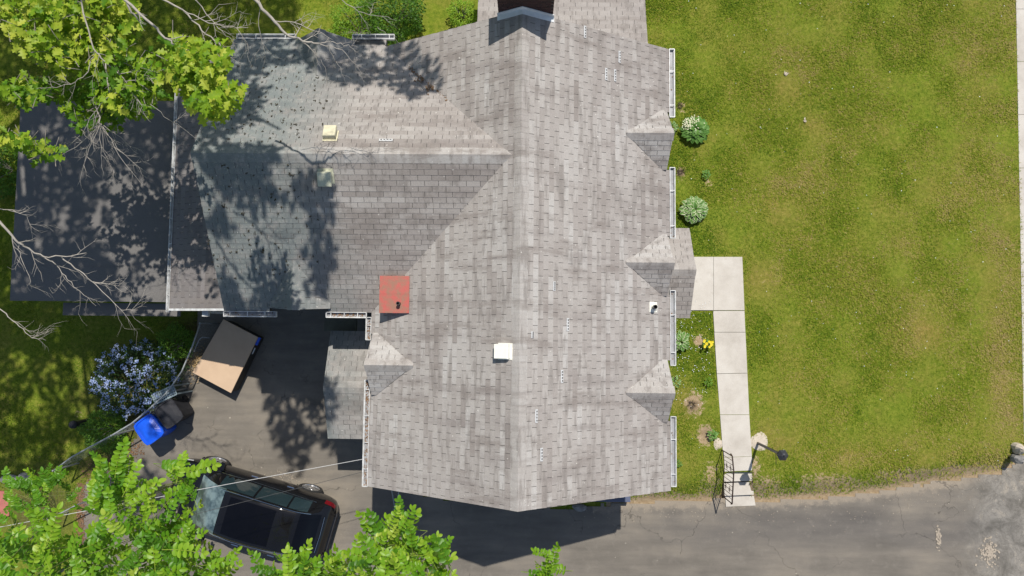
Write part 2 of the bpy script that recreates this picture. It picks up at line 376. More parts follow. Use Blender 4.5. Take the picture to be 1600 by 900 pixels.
def scatter(name, PV, PF, pt, pos, rot, scl, tones, mat, parent=None, **kw):
    """join k copies of a small proto mesh; rot (k,3,3), scl (k,), pt = tone offset per proto vertex"""
    PV = np.asarray(PV, np.float32); PF = np.asarray(PF); k = len(pos); n = len(PV)
    V = np.einsum('kij,nj->kni', np.asarray(rot, np.float32), PV) * np.asarray(scl, np.float32)[:, None, None] + np.asarray(pos, np.float32)[:, None, :]
    F = (PF[None] + (np.arange(k) * n)[:, None, None]).reshape(-1, PF.shape[1])
    T = np.clip(np.asarray(tones)[:, None] + np.asarray(pt)[None], 0, 1).ravel()
    return raw(name, V.reshape(-1, 3), F, mat, parent, tones=T, **kw)
def rots(yaw, pitch, roll):
    cy, sy = np.cos(yaw), np.sin(yaw); cp, sp = np.cos(pitch), np.sin(pitch); cr, sr = np.cos(roll), np.sin(roll); o = np.zeros_like(cy); l = np.ones_like(cy)
    Z = np.stack([np.stack([cy, -sy, o], -1), np.stack([sy, cy, o], -1), np.stack([o, o, l], -1)], -2)
    X = np.stack([np.stack([l, o, o], -1), np.stack([o, cp, -sp], -1), np.stack([o, sp, cp], -1)], -2)
    Y = np.stack([np.stack([cr, o, sr], -1), np.stack([o, l, o], -1), np.stack([-sr, o, cr], -1)], -2)
    return Z @ X @ Y

# ------------------------------------------------------------------ ground
DRV_N = [at(*p, 0) for p in [(590, 765), (700, 782), (840, 790), (880, 795), (960, 787), (1050, 785), (1140, 781), (1200, 783), (1262, 779), (1340, 773), (1450, 757), (1520, 746), (1560, 738), (1600, 716)]]
_dx = np.array([-3.9] + [p.x for p in DRV_N] + [60]); _dy = np.array([DRV_N[0].y] + [p.y for p in DRV_N] + [DRV_N[-1].y + .6])
def ye(X): return np.interp(X, _dx, _dy)
def sst(x): x = np.clip(x, 0, 1); return x * x * (3 - 2 * x)
def hgt(X, Y):
    z = hgt0(X, Y); ct = inpoly(X, Y, COURT_W + [(-3.0, COURT[-1].y), (-3.0, COURT[0].y)]); z = np.where(ct, -.06, z)
    return np.where(inpoly(X, Y, STEP_W), -.08, z)
def hgt0(X, Y):
    e = sst((X + 1) / 3.5) * sst((Y - ye(X) - .03) / .75)
    return -.02 + .05 * sst((Y - ye(X)) / .3) * (X > -3.5) + .42 * e + .03 * (X < -9)
COURT = [at(*p, 0) for p in [(127, 1100), (127, 838), (124, 770), (150, 735), (205, 705), (205, 690), (255, 640), (285, 600), (300, 560), (312, 470)]]
COURT_W = [(p.x, p.y) for p in COURT]
STEP_W = [(at(x, y, .3).x, at(x, y, .3).y) for x, y in ((1134, 739), (1134, 800), (1176, 800), (1174, 737))]
gx = np.concatenate([[-500, -200, -80, -40, -25], np.arange(-18, 18.01, .13), [25, 40, 80, 200, 500]])
gy = np.concatenate([[-500, -200, -80, -40, -20], np.arange(-9.5, 13.01, .13), [20, 40, 80, 200, 500]])
GX, GY = np.meshgrid(gx, gy); GZ = hgt(GX, GY)
inner = (np.abs(GX) < 17) & (GY > -9) & (GY < 13)
GZ = GZ + np.where(inner & (GY > ye(GX) + .4) & (GZ > -.03), (vnoise(GX, GY, .8) - .5) * .05, 0)
ppx, ppy = proj(np.stack([GX.ravel(), GY.ravel(), GZ.ravel()], -1)); ppx = ppx.reshape(GX.shape); ppy = ppy.reshape(GX.shape)
def spots(lst):
    r = np.zeros_like(ppx)
    for (x, y, rx, ry, s) in lst: r = np.maximum(r, s * np.exp(-(((ppx - x) / rx) ** 2 + ((ppy - y) / ry) ** 2)))
    return r
DIRT = [(1085, 630, 20, 26, .8), (1102, 680, 16, 20, .95), (1110, 745, 20, 40, .55), (1092, 533, 12, 12, .9), (1106, 285, 12, 14, .55), (1066, 168, 8, 16, .6), (1063, 270, 8, 14, .8),
        (1195, 760, 40, 30, .52), (1290, 750, 80, 16, .50), (1420, 742, 70, 12, .60), (1510, 735, 60, 10, .7), (1190, 440, 18, 30, .3), (1020, 780, 60, 10, .72), (1180, 730, 14, 30, .6),
        (380, 590, 12, 12, .3), (125, 650, 12, 20, .45), (60, 640, 14, 10, .3), (1440, 515, 26, 22, .25), (960, 778, 40, 10, .6)]
MUL = [(290, 560, 26, 60, 1), (180, 725, 60, 18, 1), (230, 640, 60, 60, .9), (60, 790, 60, 60, .8), (200, 600, 70, 60, .8), (330, 510, 60, 20, .9), (1063, 270, 7, 10, .5), (1081, 634, 8, 10, .5), (1105, 676, 7, 9, .5), (150, 810, 30, 50, .6)]
DRY = [(1240, 290, 90, 60, .5), (1220, 120, 80, 70, .45), (1440, 510, 70, 50, .6), (1190, 440, 30, 40, .7), (1340, 400, 90, 60, .35), (1470, 300, 60, 50, .35), (1560, 500, 30, 260, .5), (1400, 330, 60, 30, .4),
       (1250, 600, 70, 50, .3), (1210, 690, 60, 40, .45), (1340, 715, 110, 22, .6), (1520, 120, 30, 160, .3), (1050, 700, 30, 80, .5), (1420, 690, 90, 30, .4), (1060, 620, 20, 40, .5), (1300, 210, 70, 40, .4), (1410, 380, 40, 40, .4)]
dirt = spots(DIRT) + np.where((GX > 2.5), np.exp(-np.clip((GY - ye(GX)), -1, 9) / .34) * .85 * (.6 + .7 * vnoise(GX, GY, .9, 12)), 0)
dry = spots(DRY) * (.55 + .9 * vnoise(GX, GY, .7, 3))
nr, ncol = GX.shape
idx = np.arange(nr * ncol).reshape(nr, ncol)
GF = np.stack([idx[:-1, :-1], idx[:-1, 1:], idx[1:, 1:], idx[1:, :-1]], -1).reshape(-1, 4)
raw('ground', np.stack([GX, GY, GZ], -1), GF, M['ground'], kind='structure', smooth=True, attrs={'dirt': dirt.ravel(), 'dry': dry.ravel(), 'mulch': spots(MUL).ravel()})

# driveway sheet: fine grid clipped to its outline so the edge can be sandy
def drive_mask(X, Y):
    a = (X > -3.9) & (Y < ye(X) + (vnoise(X, Y, .25, 5) - .5) * .12)
    b = inpoly(X, Y, COURT_W + [(-3.0, COURT[-1].y), (-3.0, COURT[0].y)])
    return (a | b) & (Y > -14)
dxs = np.arange(-14, 40, .1); dys = np.arange(-12, 1.6, .1)
DX, DY = np.meshgrid(dxs, dys); keep = drive_mask(DX + .05, DY + .05)
di = np.arange(DX.size).reshape(DX.shape)
DF = np.stack([di[:-1, :-1], di[:-1, 1:], di[1:, 1:], di[1:, :-1]], -1)[keep[:-1, :-1]]
edge = np.where(DX > 2, np.exp(-np.clip(ye(DX) - DY, 0, 9) / .28), 0) * 1.0
edge = np.maximum(edge, np.where(DX > 11.5, .35 * sst((DX - 11.5) / 2.5), 0))
used = np.zeros(DX.size, bool); used[DF.ravel()] = True; remap = np.cumsum(used) - 1
raw('driveway', np.stack([DX, DY, np.zeros_like(DX)], -1).reshape(-1, 3)[used], remap[DF], M['asphalt'], kind='structure', attrs={'edge': edge.ravel()[used]})
# pavement at the right-hand side of the lawn
sw = bpy.data.objects.new('sidewalk', None); _link(sw, None, kind='structure')
p0, p1 = at(1586, -60, .45), at(1600, 700, .45)
for k in range(10):
    a = p0.lerp(p1, k / 9 - .12); b_ = p0.lerp(p1, (k + 1) / 9 - .12)
    if b_.y < -3.9: break
    MB().slab([(a.x, a.y, .465), (b_.x, b_.y + .012, .465), (b_.x + 1.5, b_.y + .012, .465), (a.x + 1.5, a.y, .465)], (0, 0, -.2)).build('concrete_slab', M['concrete'], sw)

# front walk: concrete slabs and steps
fw = bpy.data.objects.new('front_walk', None); _link(fw, None, kind='structure')
Lz = .475
def quadpx(ps, z): return [at(x, y, z) for x, y in ps]
def slabpx(ps, z, th=.2, name='concrete_slab'):
    q = quadpx(ps, z); c_ = sum((v for v in q), Vector()) / len(q)
    q = [v + (c_ - v).normalized() * .008 for v in q]
    if (q[1] - q[0]).cross(q[2] - q[1]).z < 0: q.reverse()
    return MB().slab(q, (0, 0, -th)).build(name, M['concrete'], fw)
slabpx([(1040, 401), (1115, 401), (1115, 485), (1040, 485)], Lz)
slabpx([(1115, 401), (1160, 401), (1163.5, 485), (1115, 485)], Lz)
slabpx([(1114, 485.5), (1163.5, 485.5), (1165, 519), (1116, 519)], Lz)
slabpx([(1116, 519), (1165, 519), (1168, 583), (1120, 584)], Lz)
slabpx([(1120, 584), (1168, 583), (1171, 648), (1125, 648)], Lz)
slabpx([(1125, 648), (1171, 648), (1175, 713), (1130, 715)], Lz)
slabpx([(1130, 715), (1175, 713), (1175.5, 735), (1132, 737)], Lz)
slabpx([(1130, 739), (1177, 736), (1177.5, 751), (1131, 753)], .32, .3, 'concrete_step')
slabpx([(1131, 755), (1178, 752), (1178, 773), (1132, 775)], .17, .3, 'concrete_step')
slabpx([(1133, 775), (1178, 773), (1181, 790), (1134, 792)], .03, .1, 'concrete_step')

# ------------------------------------------------------------------ house
K = .5774; XW, XE, YS, YN, HE, HR = -3.68, 3.45, -3.72, 6.878, 4.37, 6.45
XM = (XW + XE) / 2; HR = HE + K * (XE - XM)
WXW, WYS, WYN = -7.255, .39, 7.10; WYR = (WYS + WYN) / 2; WHR = HE + K * (WYN - WYR); WXT = XW + (WHR - HE) / K
PLE = (HE + K * XE, -K, 0); PLW = (HE - K * XW, K, 0); PLS = (HE - K * WYS, 0, K); PLN = (HE + K * WYN, 0, -K)
house = thing('house', 'grey shingled T-shaped house with white gutters and small gable dormers', 'house')
TVAR = 10
tab_mesh = {}
def clip(poly, sub):                    # Sutherland-Hodgman, both convex ccw
    out = poly
    for i in range(len(sub)):
        a = sub[i]; b = sub[(i + 1) % len(sub)]; inp = out; out = []
        if not inp: return []
        side = lambda p: (b[0] - a[0]) * (p[1] - a[1]) - (b[1] - a[1]) * (p[0] - a[0])
        for j in range(len(inp)):
            p, q = inp[j - 1], inp[j]; sp, sq = side(p), side(q)
            if sq >= -1e-9:
                if sp < -1e-9: t = sp / (sp - sq); out.append((p[0] + (q[0] - p[0]) * t, p[1] + (q[1] - p[1]) * t))
                out.append(q)
            elif sp >= -1e-9: t = sp / (sp - sq); out.append((p[0] + (q[0] - p[0]) * t, p[1] + (q[1] - p[1]) * t))
    return out
def ccw(p):
    a = sum(p[i - 1][0] * p[i][1] - p[i][0] * p[i - 1][1] for i in range(len(p)))
    return p if a > 0 else p[::-1]
SINGLES = []                            # full tabs that may become objects of their own
EXP, TAB, GAP, TH = .127, .305, .011, .0085
def tiles(part, pl, downdir, polysXY, seed, exp=EXP, base=.5, spread=.5, singles=False, lift=.0, decks=True, deck_th=.14, wav=.5):
    """part: parent object of this slope; pl: z=a+bX+cY; downdir: XY unit vector pointing downslope"""
    rnd = random.Random(seed)
    d = Vector((downdir[0], downdir[1], pl[1] * downdir[0] + pl[2] * downdir[1])).normalized(); v = -d
    n = Vector((-pl[1], -pl[2], 1)).normalized(); u = v.cross(n)
    zz = lambda x, y: pl[0] + pl[1] * x + pl[2] * y
    P3 = [[Vector((x, y, zz(x, y))) for x, y in p] for p in polysXY]
    O = P3[0][0].copy(); allp = [q for p in P3 for q in p]
    O = O + v * (min((q - O).dot(v) for q in allp)); O = O + u * (min((q - O).dot(u) for q in allp))
    UV = [ccw([((q - O).dot(u), (q - O).dot(v)) for q in p]) for p in P3]
    um = max(a for p in UV for a, b in p); vm = max(b for p in UV for a, b in p)
    mb = MB(); dk = MB()
    if decks:
        for p in UV: dk.slab([O + u * a + v * b for a, b in p], (0, 0, -deck_th))
    jrow = 0; b0 = -.012
    while b0 < vm:
        b1 = b0 + exp; off = (jrow % 2) * .5 * TAB + rnd.uniform(-.012, .012) - TAB * 3; k0 = rnd.randrange(3)
        tone = base; a0 = off; k = k0; th = TH * rnd.uniform(.8, 1.15); course = rnd.gauss(0, .10)
        while a0 < um:
            if k % 3 == 0 or a0 == off: tone = base + course * .6 + rnd.gauss(0, .14) * spread * 2
            tt = min(1, max(0, tone + rnd.uniform(-.05, .05))); dz = rnd.uniform(0, .0015)
            q = [(a0 + GAP / 2, b0), (a0 + TAB - GAP / 2, b0), (a0 + TAB - GAP / 2, b1 + .006), (a0 + GAP / 2, b1 + .006)]
            if rnd.random() < .012: q = [(a, b + (rnd.uniform(0, .03) if i < 2 else 0)) for i, (a, b) in enumerate(q)]
            for p in UV:
                c_ = clip(q, p)
                if len(c_) < 3: continue
                if singles and len(c_) == 4 and max(abs(c_[i][0] - q[i][0]) + abs(c_[i][1] - q[i][1]) for i in range(4)) < 1e-6 and b0 > 0:
                    SINGLES.append((O + u * a0 + v * b0, u.copy(), v.copy(), n.copy(), tt, part)); break
                top = [O + u * a + v * b + n * (lift + dz + th * (1 - .8 * (b - b0) / exp)) for a, b in c_]
                bot = [O + u * a + v * b for a, b in c_]; m_ = len(c_)
                mb.add(top + bot, [tuple(range(m_))] + [(i, i + m_, (i + 1) % m_ + m_, (i + 1) % m_) for i in range(m_)], tt)
            a0 += TAB; k += 1
        b0 = b1; jrow += 1
    if decks: dk.build('roof_deck', M['deck'], part)
    return mb
def roofpart(name, dk_mb=None, parent=house):
    o = bpy.data.objects.new(name, None); o.empty_display_size = .2; _link(o, parent); return o

NX = .17                                # depth of the eave notch in front of each dormer
DE = [4.60, 1.58, -1.39]; DW_ = 0.73
mainE = roofpart('main_roof'); allmb = MB()
segE = []; ys = [YS]
for c_ in sorted(DE): ys += [c_ - DW_ + .02, c_ + DW_ - .02]
ys.append(YN)
polE = [[(XM, YS), (XE - NX, YS), (XE - NX, YN), (XM, YN)]]
for i in range(0, len(ys), 2): polE.append([(XE - NX, ys[i]), (XE, ys[i]), (XE, ys[i + 1]), (XE - NX, ys[i + 1])])
mE = tiles(mainE, PLE, (1, 0), polE, 1, singles=True, base=.55)
XN = XW + NX
polW = [[(XM, YS), (XM, YN), (WXT, YN), (WXT, YS)], [(XN, YS), (WXT, YS), (WXT, WYR), (XN, WYS + NX)], [(WXT, WYR), (WXT, YN), (XW + (WYN - YN), YN)],
        [(XW, YS), (XN, YS), (XN, -1.54), (XW, -1.54)], [(XW, -.12), (XN, -.12), (XN, WYS + NX), (XW, WYS)]]
mW = tiles(mainE, PLW, (-1, 0), polW, 2, singles=True, base=.55)
wingR = roofpart('wing_roof')
WN = WYS + NX
polS = [[(WXW, WN), (XN, WN), (WXT, WYR), (WXW, WYR)], [(WXW, WYS), (-6.14, WYS), (-6.14, WN), (WXW, WN)], [(-4.72, WYS), (XW, WYS), (XN, WN), (-4.72, WN)]]
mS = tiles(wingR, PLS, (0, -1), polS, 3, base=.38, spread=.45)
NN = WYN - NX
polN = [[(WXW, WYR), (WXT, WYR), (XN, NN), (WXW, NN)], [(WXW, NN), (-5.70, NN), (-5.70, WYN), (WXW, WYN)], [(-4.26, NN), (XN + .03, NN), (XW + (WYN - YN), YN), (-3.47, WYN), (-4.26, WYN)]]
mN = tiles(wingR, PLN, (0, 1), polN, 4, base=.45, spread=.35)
# the 300 tabs that show largest become objects, the rest stay joined
SINGLES.sort(key=lambda s: (s[0] - Vector((0, 0, CAMH))).length)
for i in range(TVAR):
    th = TH; q = [(GAP / 2, 0), (TAB - GAP / 2, 0), (TAB - GAP / 2, EXP + .006), (GAP / 2, EXP + .006)]
    top = [(a, b, .0005 + th * (1 - .8 * b / EXP)) for a, b in q]; bot = [(a, b, 0) for a, b in q]
    me = bpy.data.meshes.new('shingle'); me.from_pydata(top + bot, [], [(0, 1, 2, 3)] + [(k, k + 4, (k + 1) % 4 + 4, (k + 1) % 4) for k in range(4)])
    a = me.attributes.new('tone', 'FLOAT', 'POINT'); a.data.foreach_set('value', [(i + .5) / TVAR] * 8); me.materials.append(M['shingle']); tab_mesh[i] = me
for (o, u, v, n, tt, part) in SINGLES[:300]:
    ob = bpy.data.objects.new('shingle', tab_mesh[min(TVAR - 1, int(tt * TVAR))]); COL.objects.link(ob); ob.parent = part
    ob.matrix_basis = Matrix(((u.x, v.x, n.x, o.x), (u.y, v.y, n.y, o.y), (u.z, v.z, n.z, o.z), (0, 0, 0, 1)))
for (o, u, v, n, tt, part) in SINGLES[300:]:
    th = TH * random.uniform(.8, 1.15); q = [(GAP / 2, 0), (TAB - GAP / 2, 0), (TAB - GAP / 2, EXP + .006), (GAP / 2, EXP + .006)]
    top = [o + u * a + v * b + n * (.0005 + th * (1 - .8 * b / EXP)) for a, b in q]; bot = [o + u * a + v * b for a, b in q]
    allmb.add(top + bot, [(0, 1, 2, 3)] + [(k, k + 4, (k + 1) % 4 + 4, (k + 1) % 4) for k in range(4)], tt)
for m_ in (mE, mW): allmb.add(m_.v, m_.f, m_.c)
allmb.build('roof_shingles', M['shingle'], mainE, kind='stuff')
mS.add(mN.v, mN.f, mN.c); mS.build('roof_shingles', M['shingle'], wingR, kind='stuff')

# ridge caps: folded tabs, one object each
def caps(p0, p1, pitchz, part, tone=.7, w=.155, jit=.12, seed=1, mono=None):
    p0, p1 = Vector(p0), Vector(p1); d = (p1 - p0); L = d.length; d.normalize(); side = Vector((-d.y, d.x, 0)).normalized()
    rnd = random.Random(seed); meshes = []
    def cap_geo():
        dn = pitchz * w; pr = [(-w, -dn), (-w * .45, -dn * .45 + .006), (0, .006), (w * .45, -dn * .45 + .006), (w, -dn)]
        vs = []; 
        for (l, h) in ((0, .012), (.15, .008)): vs += [(l, a, b + h) for a, b in pr]
        vs += [(0, a, b - .01) for a, b in pr]
        fs = [(i, i + 1, i + 6, i + 5) for i in range(4)] + [(10 + i, 11 + i, i + 1, i) for i in range(4)]
        return vs, fs
    vs, fs = cap_geo()
    n = int(L / EXP)
    if mono is not None:
        for k in range(n):
            o = p0 + d * (k * L / n)
            mono.add([o + d * a + side * b + Vector((0, 0, c)) for a, b, c in vs], fs, min(1, max(0, tone + rnd.uniform(-jit, jit))))
        return
    for i in range(5):
        me = bpy.data.meshes.new('ridge_cap'); me.from_pydata(vs, [], fs); me.materials.append(M['shingle'])
        a = me.attributes.new('tone', 'FLOAT', 'POINT'); a.data.foreach_set('value', [min(1, tone + (i - 2) * jit / 2)] * len(vs)); meshes.append(me)
    for k in range(n):
        o = p0 + d * (k * L / n); ob = bpy.data.objects.new('ridge_cap', meshes[rnd.randrange(5)]); COL.objects.link(ob); ob.parent = part
        ob.matrix_basis = Matrix(((d.x, side.x, 0, o.x), (d.y, side.y, 0, o.y), (d.z, side.z, 1, o.z), (0, 0, 0, 1)))
caps((XM, YS, HR), (XM, YN, HR), K, mainE, .70, seed=11, jit=.08)
caps((WXW, WYR, WHR), (WXT + .1, WYR, WHR), K, wingR, .86, seed=12, w=.17)

# small gable dormers that break the eave
def dormer(tip, out, front, half, zt, ze, seed, base=.7, label=None):
    """tip: XY of ridge/roof junction, out: unit XY outward, front: distance of the ridge front from tip"""
    pt = roofpart('dormer'); t = Vector((tip[0], tip[1])); o = Vector(out); s = Vector((-o.y, o.x)); f = t + o * front
    kk = (zt - ze) / half; mb = MB()
    for sg, bs in ((1, base), (-1, base)):
        dd = s * sg; a = zt + kk * (dd.x * t.x + dd.y * t.y); pl = (a, -kk * dd.x, -kk * dd.y)
        cn = t + o * (front - .05) + dd * half
        cn2 = t + o * (front - .17) + dd * half
        poly = [tuple(t), tuple(f), tuple(cn), tuple(cn2)]
        m_ = tiles(pt, pl, tuple(dd), [poly], seed + sg, base=min(.95, bs + .22 * (pl[2] < -.1) ), spread=.25, deck_th=.10)  # north slopes: sunlit brightness added to the shingle tone
        mb.add(m_.v, m_.f, m_.c)
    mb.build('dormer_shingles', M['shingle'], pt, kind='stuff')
    cm = MB(); caps((t.x, t.y, zt), (f.x, f.y, zt), kk, pt, .68, w=.15, seed=seed, mono=cm); cm.build('ridge_caps', M['shingle'], pt, kind='stuff')
    # gable wall and its little window
    g = f - o * .13; a_ = g + s * (half - .12); b_ = g - s * (half - .12)
    wl_ = MB().slab([(a_.x, a_.y, 3.0), (b_.x, b_.y, 3.0), (b_.x, b_.y, ze - .03), (g.x, g.y, zt - .14), (a_.x, a_.y, ze - .03)], (-o.x * .1, -o.y * .1, 0)); wl_.build('gable_wall', M['siding'], pt)
    w_ = MB(); c3 = Vector((g.x, g.y, 3.75)) + Vector((o.x, o.y, 0)) * .03
    w_.obox(c3, Vector((s.x, s.y, 0)) * .33, Vector((0, 0, .5)), Vector((o.x, o.y, 0)) * .02); w_.build('window_frame', M['fascia'], pt)
    MB().obox(c3 + Vector((o.x, o.y, 0)) * .02, Vector((s.x, s.y, 0)) * .27, Vector((0, 0, .44)), Vector((o.x, o.y, 0)) * .008).build('window_pane', M['glass'], pt)
    # rake boards
    rk = MB()
    for sg in (1, -1):
        e_ = f - o * .03 + s * sg * half
        p_ = Vector((f.x, f.y, zt - .01)) - Vector((o.x, o.y, 0)) * .04; q_ = Vector((e_.x, e_.y, ze - .01)) - Vector((o.x, o.y, 0)) * .04
        rk.slab([p_, q_, q_ + Vector((0, 0, -.11)), p_ + Vector((0, 0, -.11))], (o.x * .02, o.y * .02, 0))
    rk.build('rake_board', M['fascia'], pt)
ZT, ZE_ = 5.055, 4.49
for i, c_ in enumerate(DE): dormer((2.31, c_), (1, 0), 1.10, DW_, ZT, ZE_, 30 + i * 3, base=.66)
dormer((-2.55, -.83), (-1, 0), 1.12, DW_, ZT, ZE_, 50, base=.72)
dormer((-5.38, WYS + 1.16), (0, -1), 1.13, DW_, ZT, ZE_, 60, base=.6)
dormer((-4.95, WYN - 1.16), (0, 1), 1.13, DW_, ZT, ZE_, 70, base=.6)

# gutters: trough with front lip, back edge, end caps, hangers
def gutter(p, q, out, hang=.62, litter=0, w=.125, z=HE - .015):
    p = Vector((p[0], p[1], z)); q = Vector((q[0], q[1], z)); d = (q - p).normalized(); o = Vector((out[0], out[1], 0)); L = (q - p).length
    g = MB(); mid = (p + q) / 2; up = Vector((0, 0, 1))
    g.obox(mid + o * (w + .005), d * L / 2, o * .008, up * .035)                # front lip
    g.obox(mid + o * (w - .008) - up * .03, d * L / 2, o * .006, up * .03)
    g.obox(mid + o * .006 + up * .004, d * L / 2, o * .006, up * .045)            # back edge
    g.obox(p + o * (w / 2 + .004), d * .008, o * (w / 2), up * .036); g.obox(q + o * (w / 2 + .004), d * .008, o * (w / 2), up * .036)
    go = g.build('gutter', M['gutter'], house)
    MB().obox(mid + o * (w / 2) - up * .055, d * (L / 2 - .004), o * (w / 2 - .004), up * .008).build('gutter_trough', M['trough'], go)
    n = max(1, round(L / hang)); hs = None
    for k in range(n):
        c_ = p + d * (L * (k + .35) / n) + o * (w / 2) + up * .022
        h = MB().obox(Vector((0, 0, 0)), d * .008, o * (w / 2), up * .006)
        if hs is None: hob = h.build('hanger', M['gutter'], go, local=True); hob.location = c_; hs = hob
        else: h2 = hs.copy(); COL.objects.link(h2); h2.parent = go; h2.location = c_
    if litter:
        m_ = MB(); rnd = random.Random(int(L * 100))
        for k in range(int(L * litter * 60)):
            c_ = p + d * rnd.uniform(.02, L - .02) + o * rnd.uniform(.022, w - .02) - up * rnd.uniform(.02, .045)
            a = rnd.uniform(0, PI); r = rnd.uniform(.008, .028); e1 = Vector((math.cos(a), math.sin(a), rnd.uniform(-.4, .4))) * r; e2 = Vector((-math.sin(a), math.cos(a), rnd.uniform(-.4, .4))) * r * .6
            m_.add([c_ - e1, c_ - e2, c_ + e1, c_ + e2], [(0, 1, 2, 3)], rnd.random())
        m_.build('leaf_debris', M['litter'], go, kind='stuff')
for (y0, y1) in ((77, 183), (262, 372), (454, 571), (651, 760)):
    gutter((XE, at(1050, y1, HE).y), (XE, at(1050, y0, HE).y), (1, 0), hang=.75, litter=.06)
for (y0, y1) in ((496, 531), (594, 760)):
    gutter((XW, at(578, y0, HE).y), (XW, at(578, y1, HE).y), (-1, 0), hang=.42 if y0 < 500 else .68, litter=1.6)
gutter((at(510, 488, HE).x, WYS), (XW - .13, WYS), (0, -1), hang=.36, litter=1.6)
gutter((at(350, 488, HE).x, WYS), (at(432, 488, HE).x, WYS), (0, -1), hang=.40, litter=.25)
gutter((at(462, 62, HE).x, WYN), (at(370, 62, HE).x, WYN), (0, 1), hang=.6)
gutter((at(616, 62, HE).x, WYN), (at(551, 62, HE).x, WYN), (0, 1), hang=.33)

# walls, windows of the main body and wing
wb = MB(); wb.box(XW + .35, XE - .35, YS + .25, YN - .25, -.3, HE + .1)
for y in (YS + .25, YN - .25):
    s_ = .12 if y < 0 else -.12
    wb.slab([(XW + .35, y, HE + .1), (XE - .35, y, HE + .1), (XM, y, HR - .35)], (0, s_, 0))
wb.box(WXW + .25, XW + .35, WYS + .35, WYN - .35, -.3, HE + .1); wb.build('wall', M['siding'], house)
sdm = MB()
for k in range(22):
    z = .5 + k * .17
    sdm.box(XE - .35, XE - .335, YS + .25, YN - .25, z, z + .16); sdm.box(XW + .335, XW + .35, YS + .25, WYS + .3, z, z + .16)
    sdm.box(WXW + .25, XW + .33, WYS + .335, WYS + .35, z, z + .16); sdm.box(XW + .36, XE - .36, YS + .235, YS + .25, z, z + .16)
sdm.build('siding_boards', M['siding'], house, kind='stuff')
def window(c, ax, nrm, w=.9, h=1.2):
    c = Vector(c); ax = Vector(ax); nrm = Vector(nrm)
    f_ = MB()
    for sg in (-1, 1):
        f_.obox(c + ax * sg * w / 2, ax * .04, Vector((0, 0, h / 2 + .04)), nrm * .03)
        f_.obox(c + Vector((0, 0, sg * h / 2)), ax * (w / 2 - .041), Vector((0, 0, .04)), nrm * .028)
    f_.obox(c, ax * (w / 2 - .041), Vector((0, 0, .02)), nrm * .024)
    fo = f_.build('window', M['fascia'], house)
    MB().obox(c - nrm * .01, ax * (w / 2 - .04), Vector((0, 0, h / 2 - .04)), nrm * .008).build('pane', M['glass'], fo)
for y in (5.9, 3.1, -.0, -2.8): window((XE - .30, y, 1.9), (0, 1, 0), (1, 0, 0))
for x in (-2, .2, 2): window((x, YS + .2, 1.9), (1, 0, 0), (0, -1, 0))
window((-6.7, WYS + .30, 1.9), (1, 0, 0), (0, -1, 0)); window((XW + .3, -3.0, 1.9), (0, 1, 0), (-1, 0, 0))
dr = MB().box(XE - .33, XE - .27, 1.12, 2.02, .5, 2.55).build('front_door', M['blue_panel'], house)
MB().box(XE - .27, XE - .22, 1.2, 1.24, 1.45, 1.55).build('handle', M['chrome'], dr)

# entrance canopy on the east side
can = roofpart('entrance_canopy'); mb = MB()
zr, ze_ = 3.58, 2.92; yc = 1.56; hN, hS = 1.14, 1.2
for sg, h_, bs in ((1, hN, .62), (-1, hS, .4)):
    kk = (zr - ze_) / h_; pl = (zr + sg * kk * yc, 0, -sg * kk)
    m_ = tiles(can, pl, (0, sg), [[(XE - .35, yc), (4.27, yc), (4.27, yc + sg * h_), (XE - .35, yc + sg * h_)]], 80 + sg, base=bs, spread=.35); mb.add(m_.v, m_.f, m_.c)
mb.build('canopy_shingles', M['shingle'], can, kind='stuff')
cm = MB(); caps((XE - .3, yc, zr), (4.27, yc, zr), .56, can, .6, seed=81, mono=cm); cm.build('ridge_caps', M['shingle'], can, kind='stuff')
for y in (yc + hN - .15, yc - hS + .15): MB().box(4.12, 4.22, y - .05, y + .05, .4, ze_ + .02).build('canopy_post', M['fascia'], can)

# back porch on the west side
bp = roofpart('back_porch_roof'); mb = MB(); zE, zR_ = 2.65, 3.2
A_, B_, C_ = at(513, 517, zE), at(505, 605, zR_), at(516, 685, zE); xo = (A_.x + B_.x + C_.x) / 3
for sg, yy, bs in ((1, A_.y, .5), (-1, C_.y, .58)):
    h_ = abs(yy - B_.y); kk = (zR_ - zE) / h_; pl = (zR_ + sg * kk * B_.y, 0, -sg * kk)
    m_ = tiles(bp, pl, (0, sg), [[(xo, B_.y), (XW + .4, B_.y), (XW + .4, yy), (xo, yy)]], 90 + sg, exp=.14, base=bs, spread=.2); mb.add(m_.v, m_.f, m_.c)
mb.build('porch_shingles', M['shingle'], bp, kind='stuff')
cm = MB(); caps((xo, B_.y, zR_), (XW + .3, B_.y, zR_), .33, bp, .62, w=.16, seed=91, mono=cm); cm.build('ridge_caps', M['shingle'], bp, kind='stuff')
MB().box(xo + .15, XW + .34, C_.y + .2, A_.y - .2, -.2, 2.5).build('porch_wall', M['siding'], bp)
MB().box(at(507, 497, 2.3).x, at(557, 500, 2.3).x, at(507, 517, 2.3).y, WYS - .12, 2.2, 2.3).build('bulkhead_roof', simple('green_grey_roll', (.12, .125, .095), (.09, .09, .07), 5, .9), house)

# north lean-to behind the chimney
nl = roofpart('north_lean_to'); y0_ = YN - .5; a1, a2 = at(1013, 62, 3.55), at(745, 20, 3.5)
kk = .28; pl = (3.75 + kk * y0_, 0, -kk)
m_ = tiles(nl, pl, (0, 1), [[(a2.x, y0_), (a1.x, y0_), (a1.x, YN + 4.2), (a2.x, YN + 4.2)]], 95, exp=.14, base=.42, spread=.3)
m_.build('lean_to_shingles', M['shingle'], nl, kind='stuff')
MB().box(a2.x + .2, a1.x - .2, YN - .2, YN + 4, -.3, 2.5).build('lean_to_wall', M['siding'], nl)

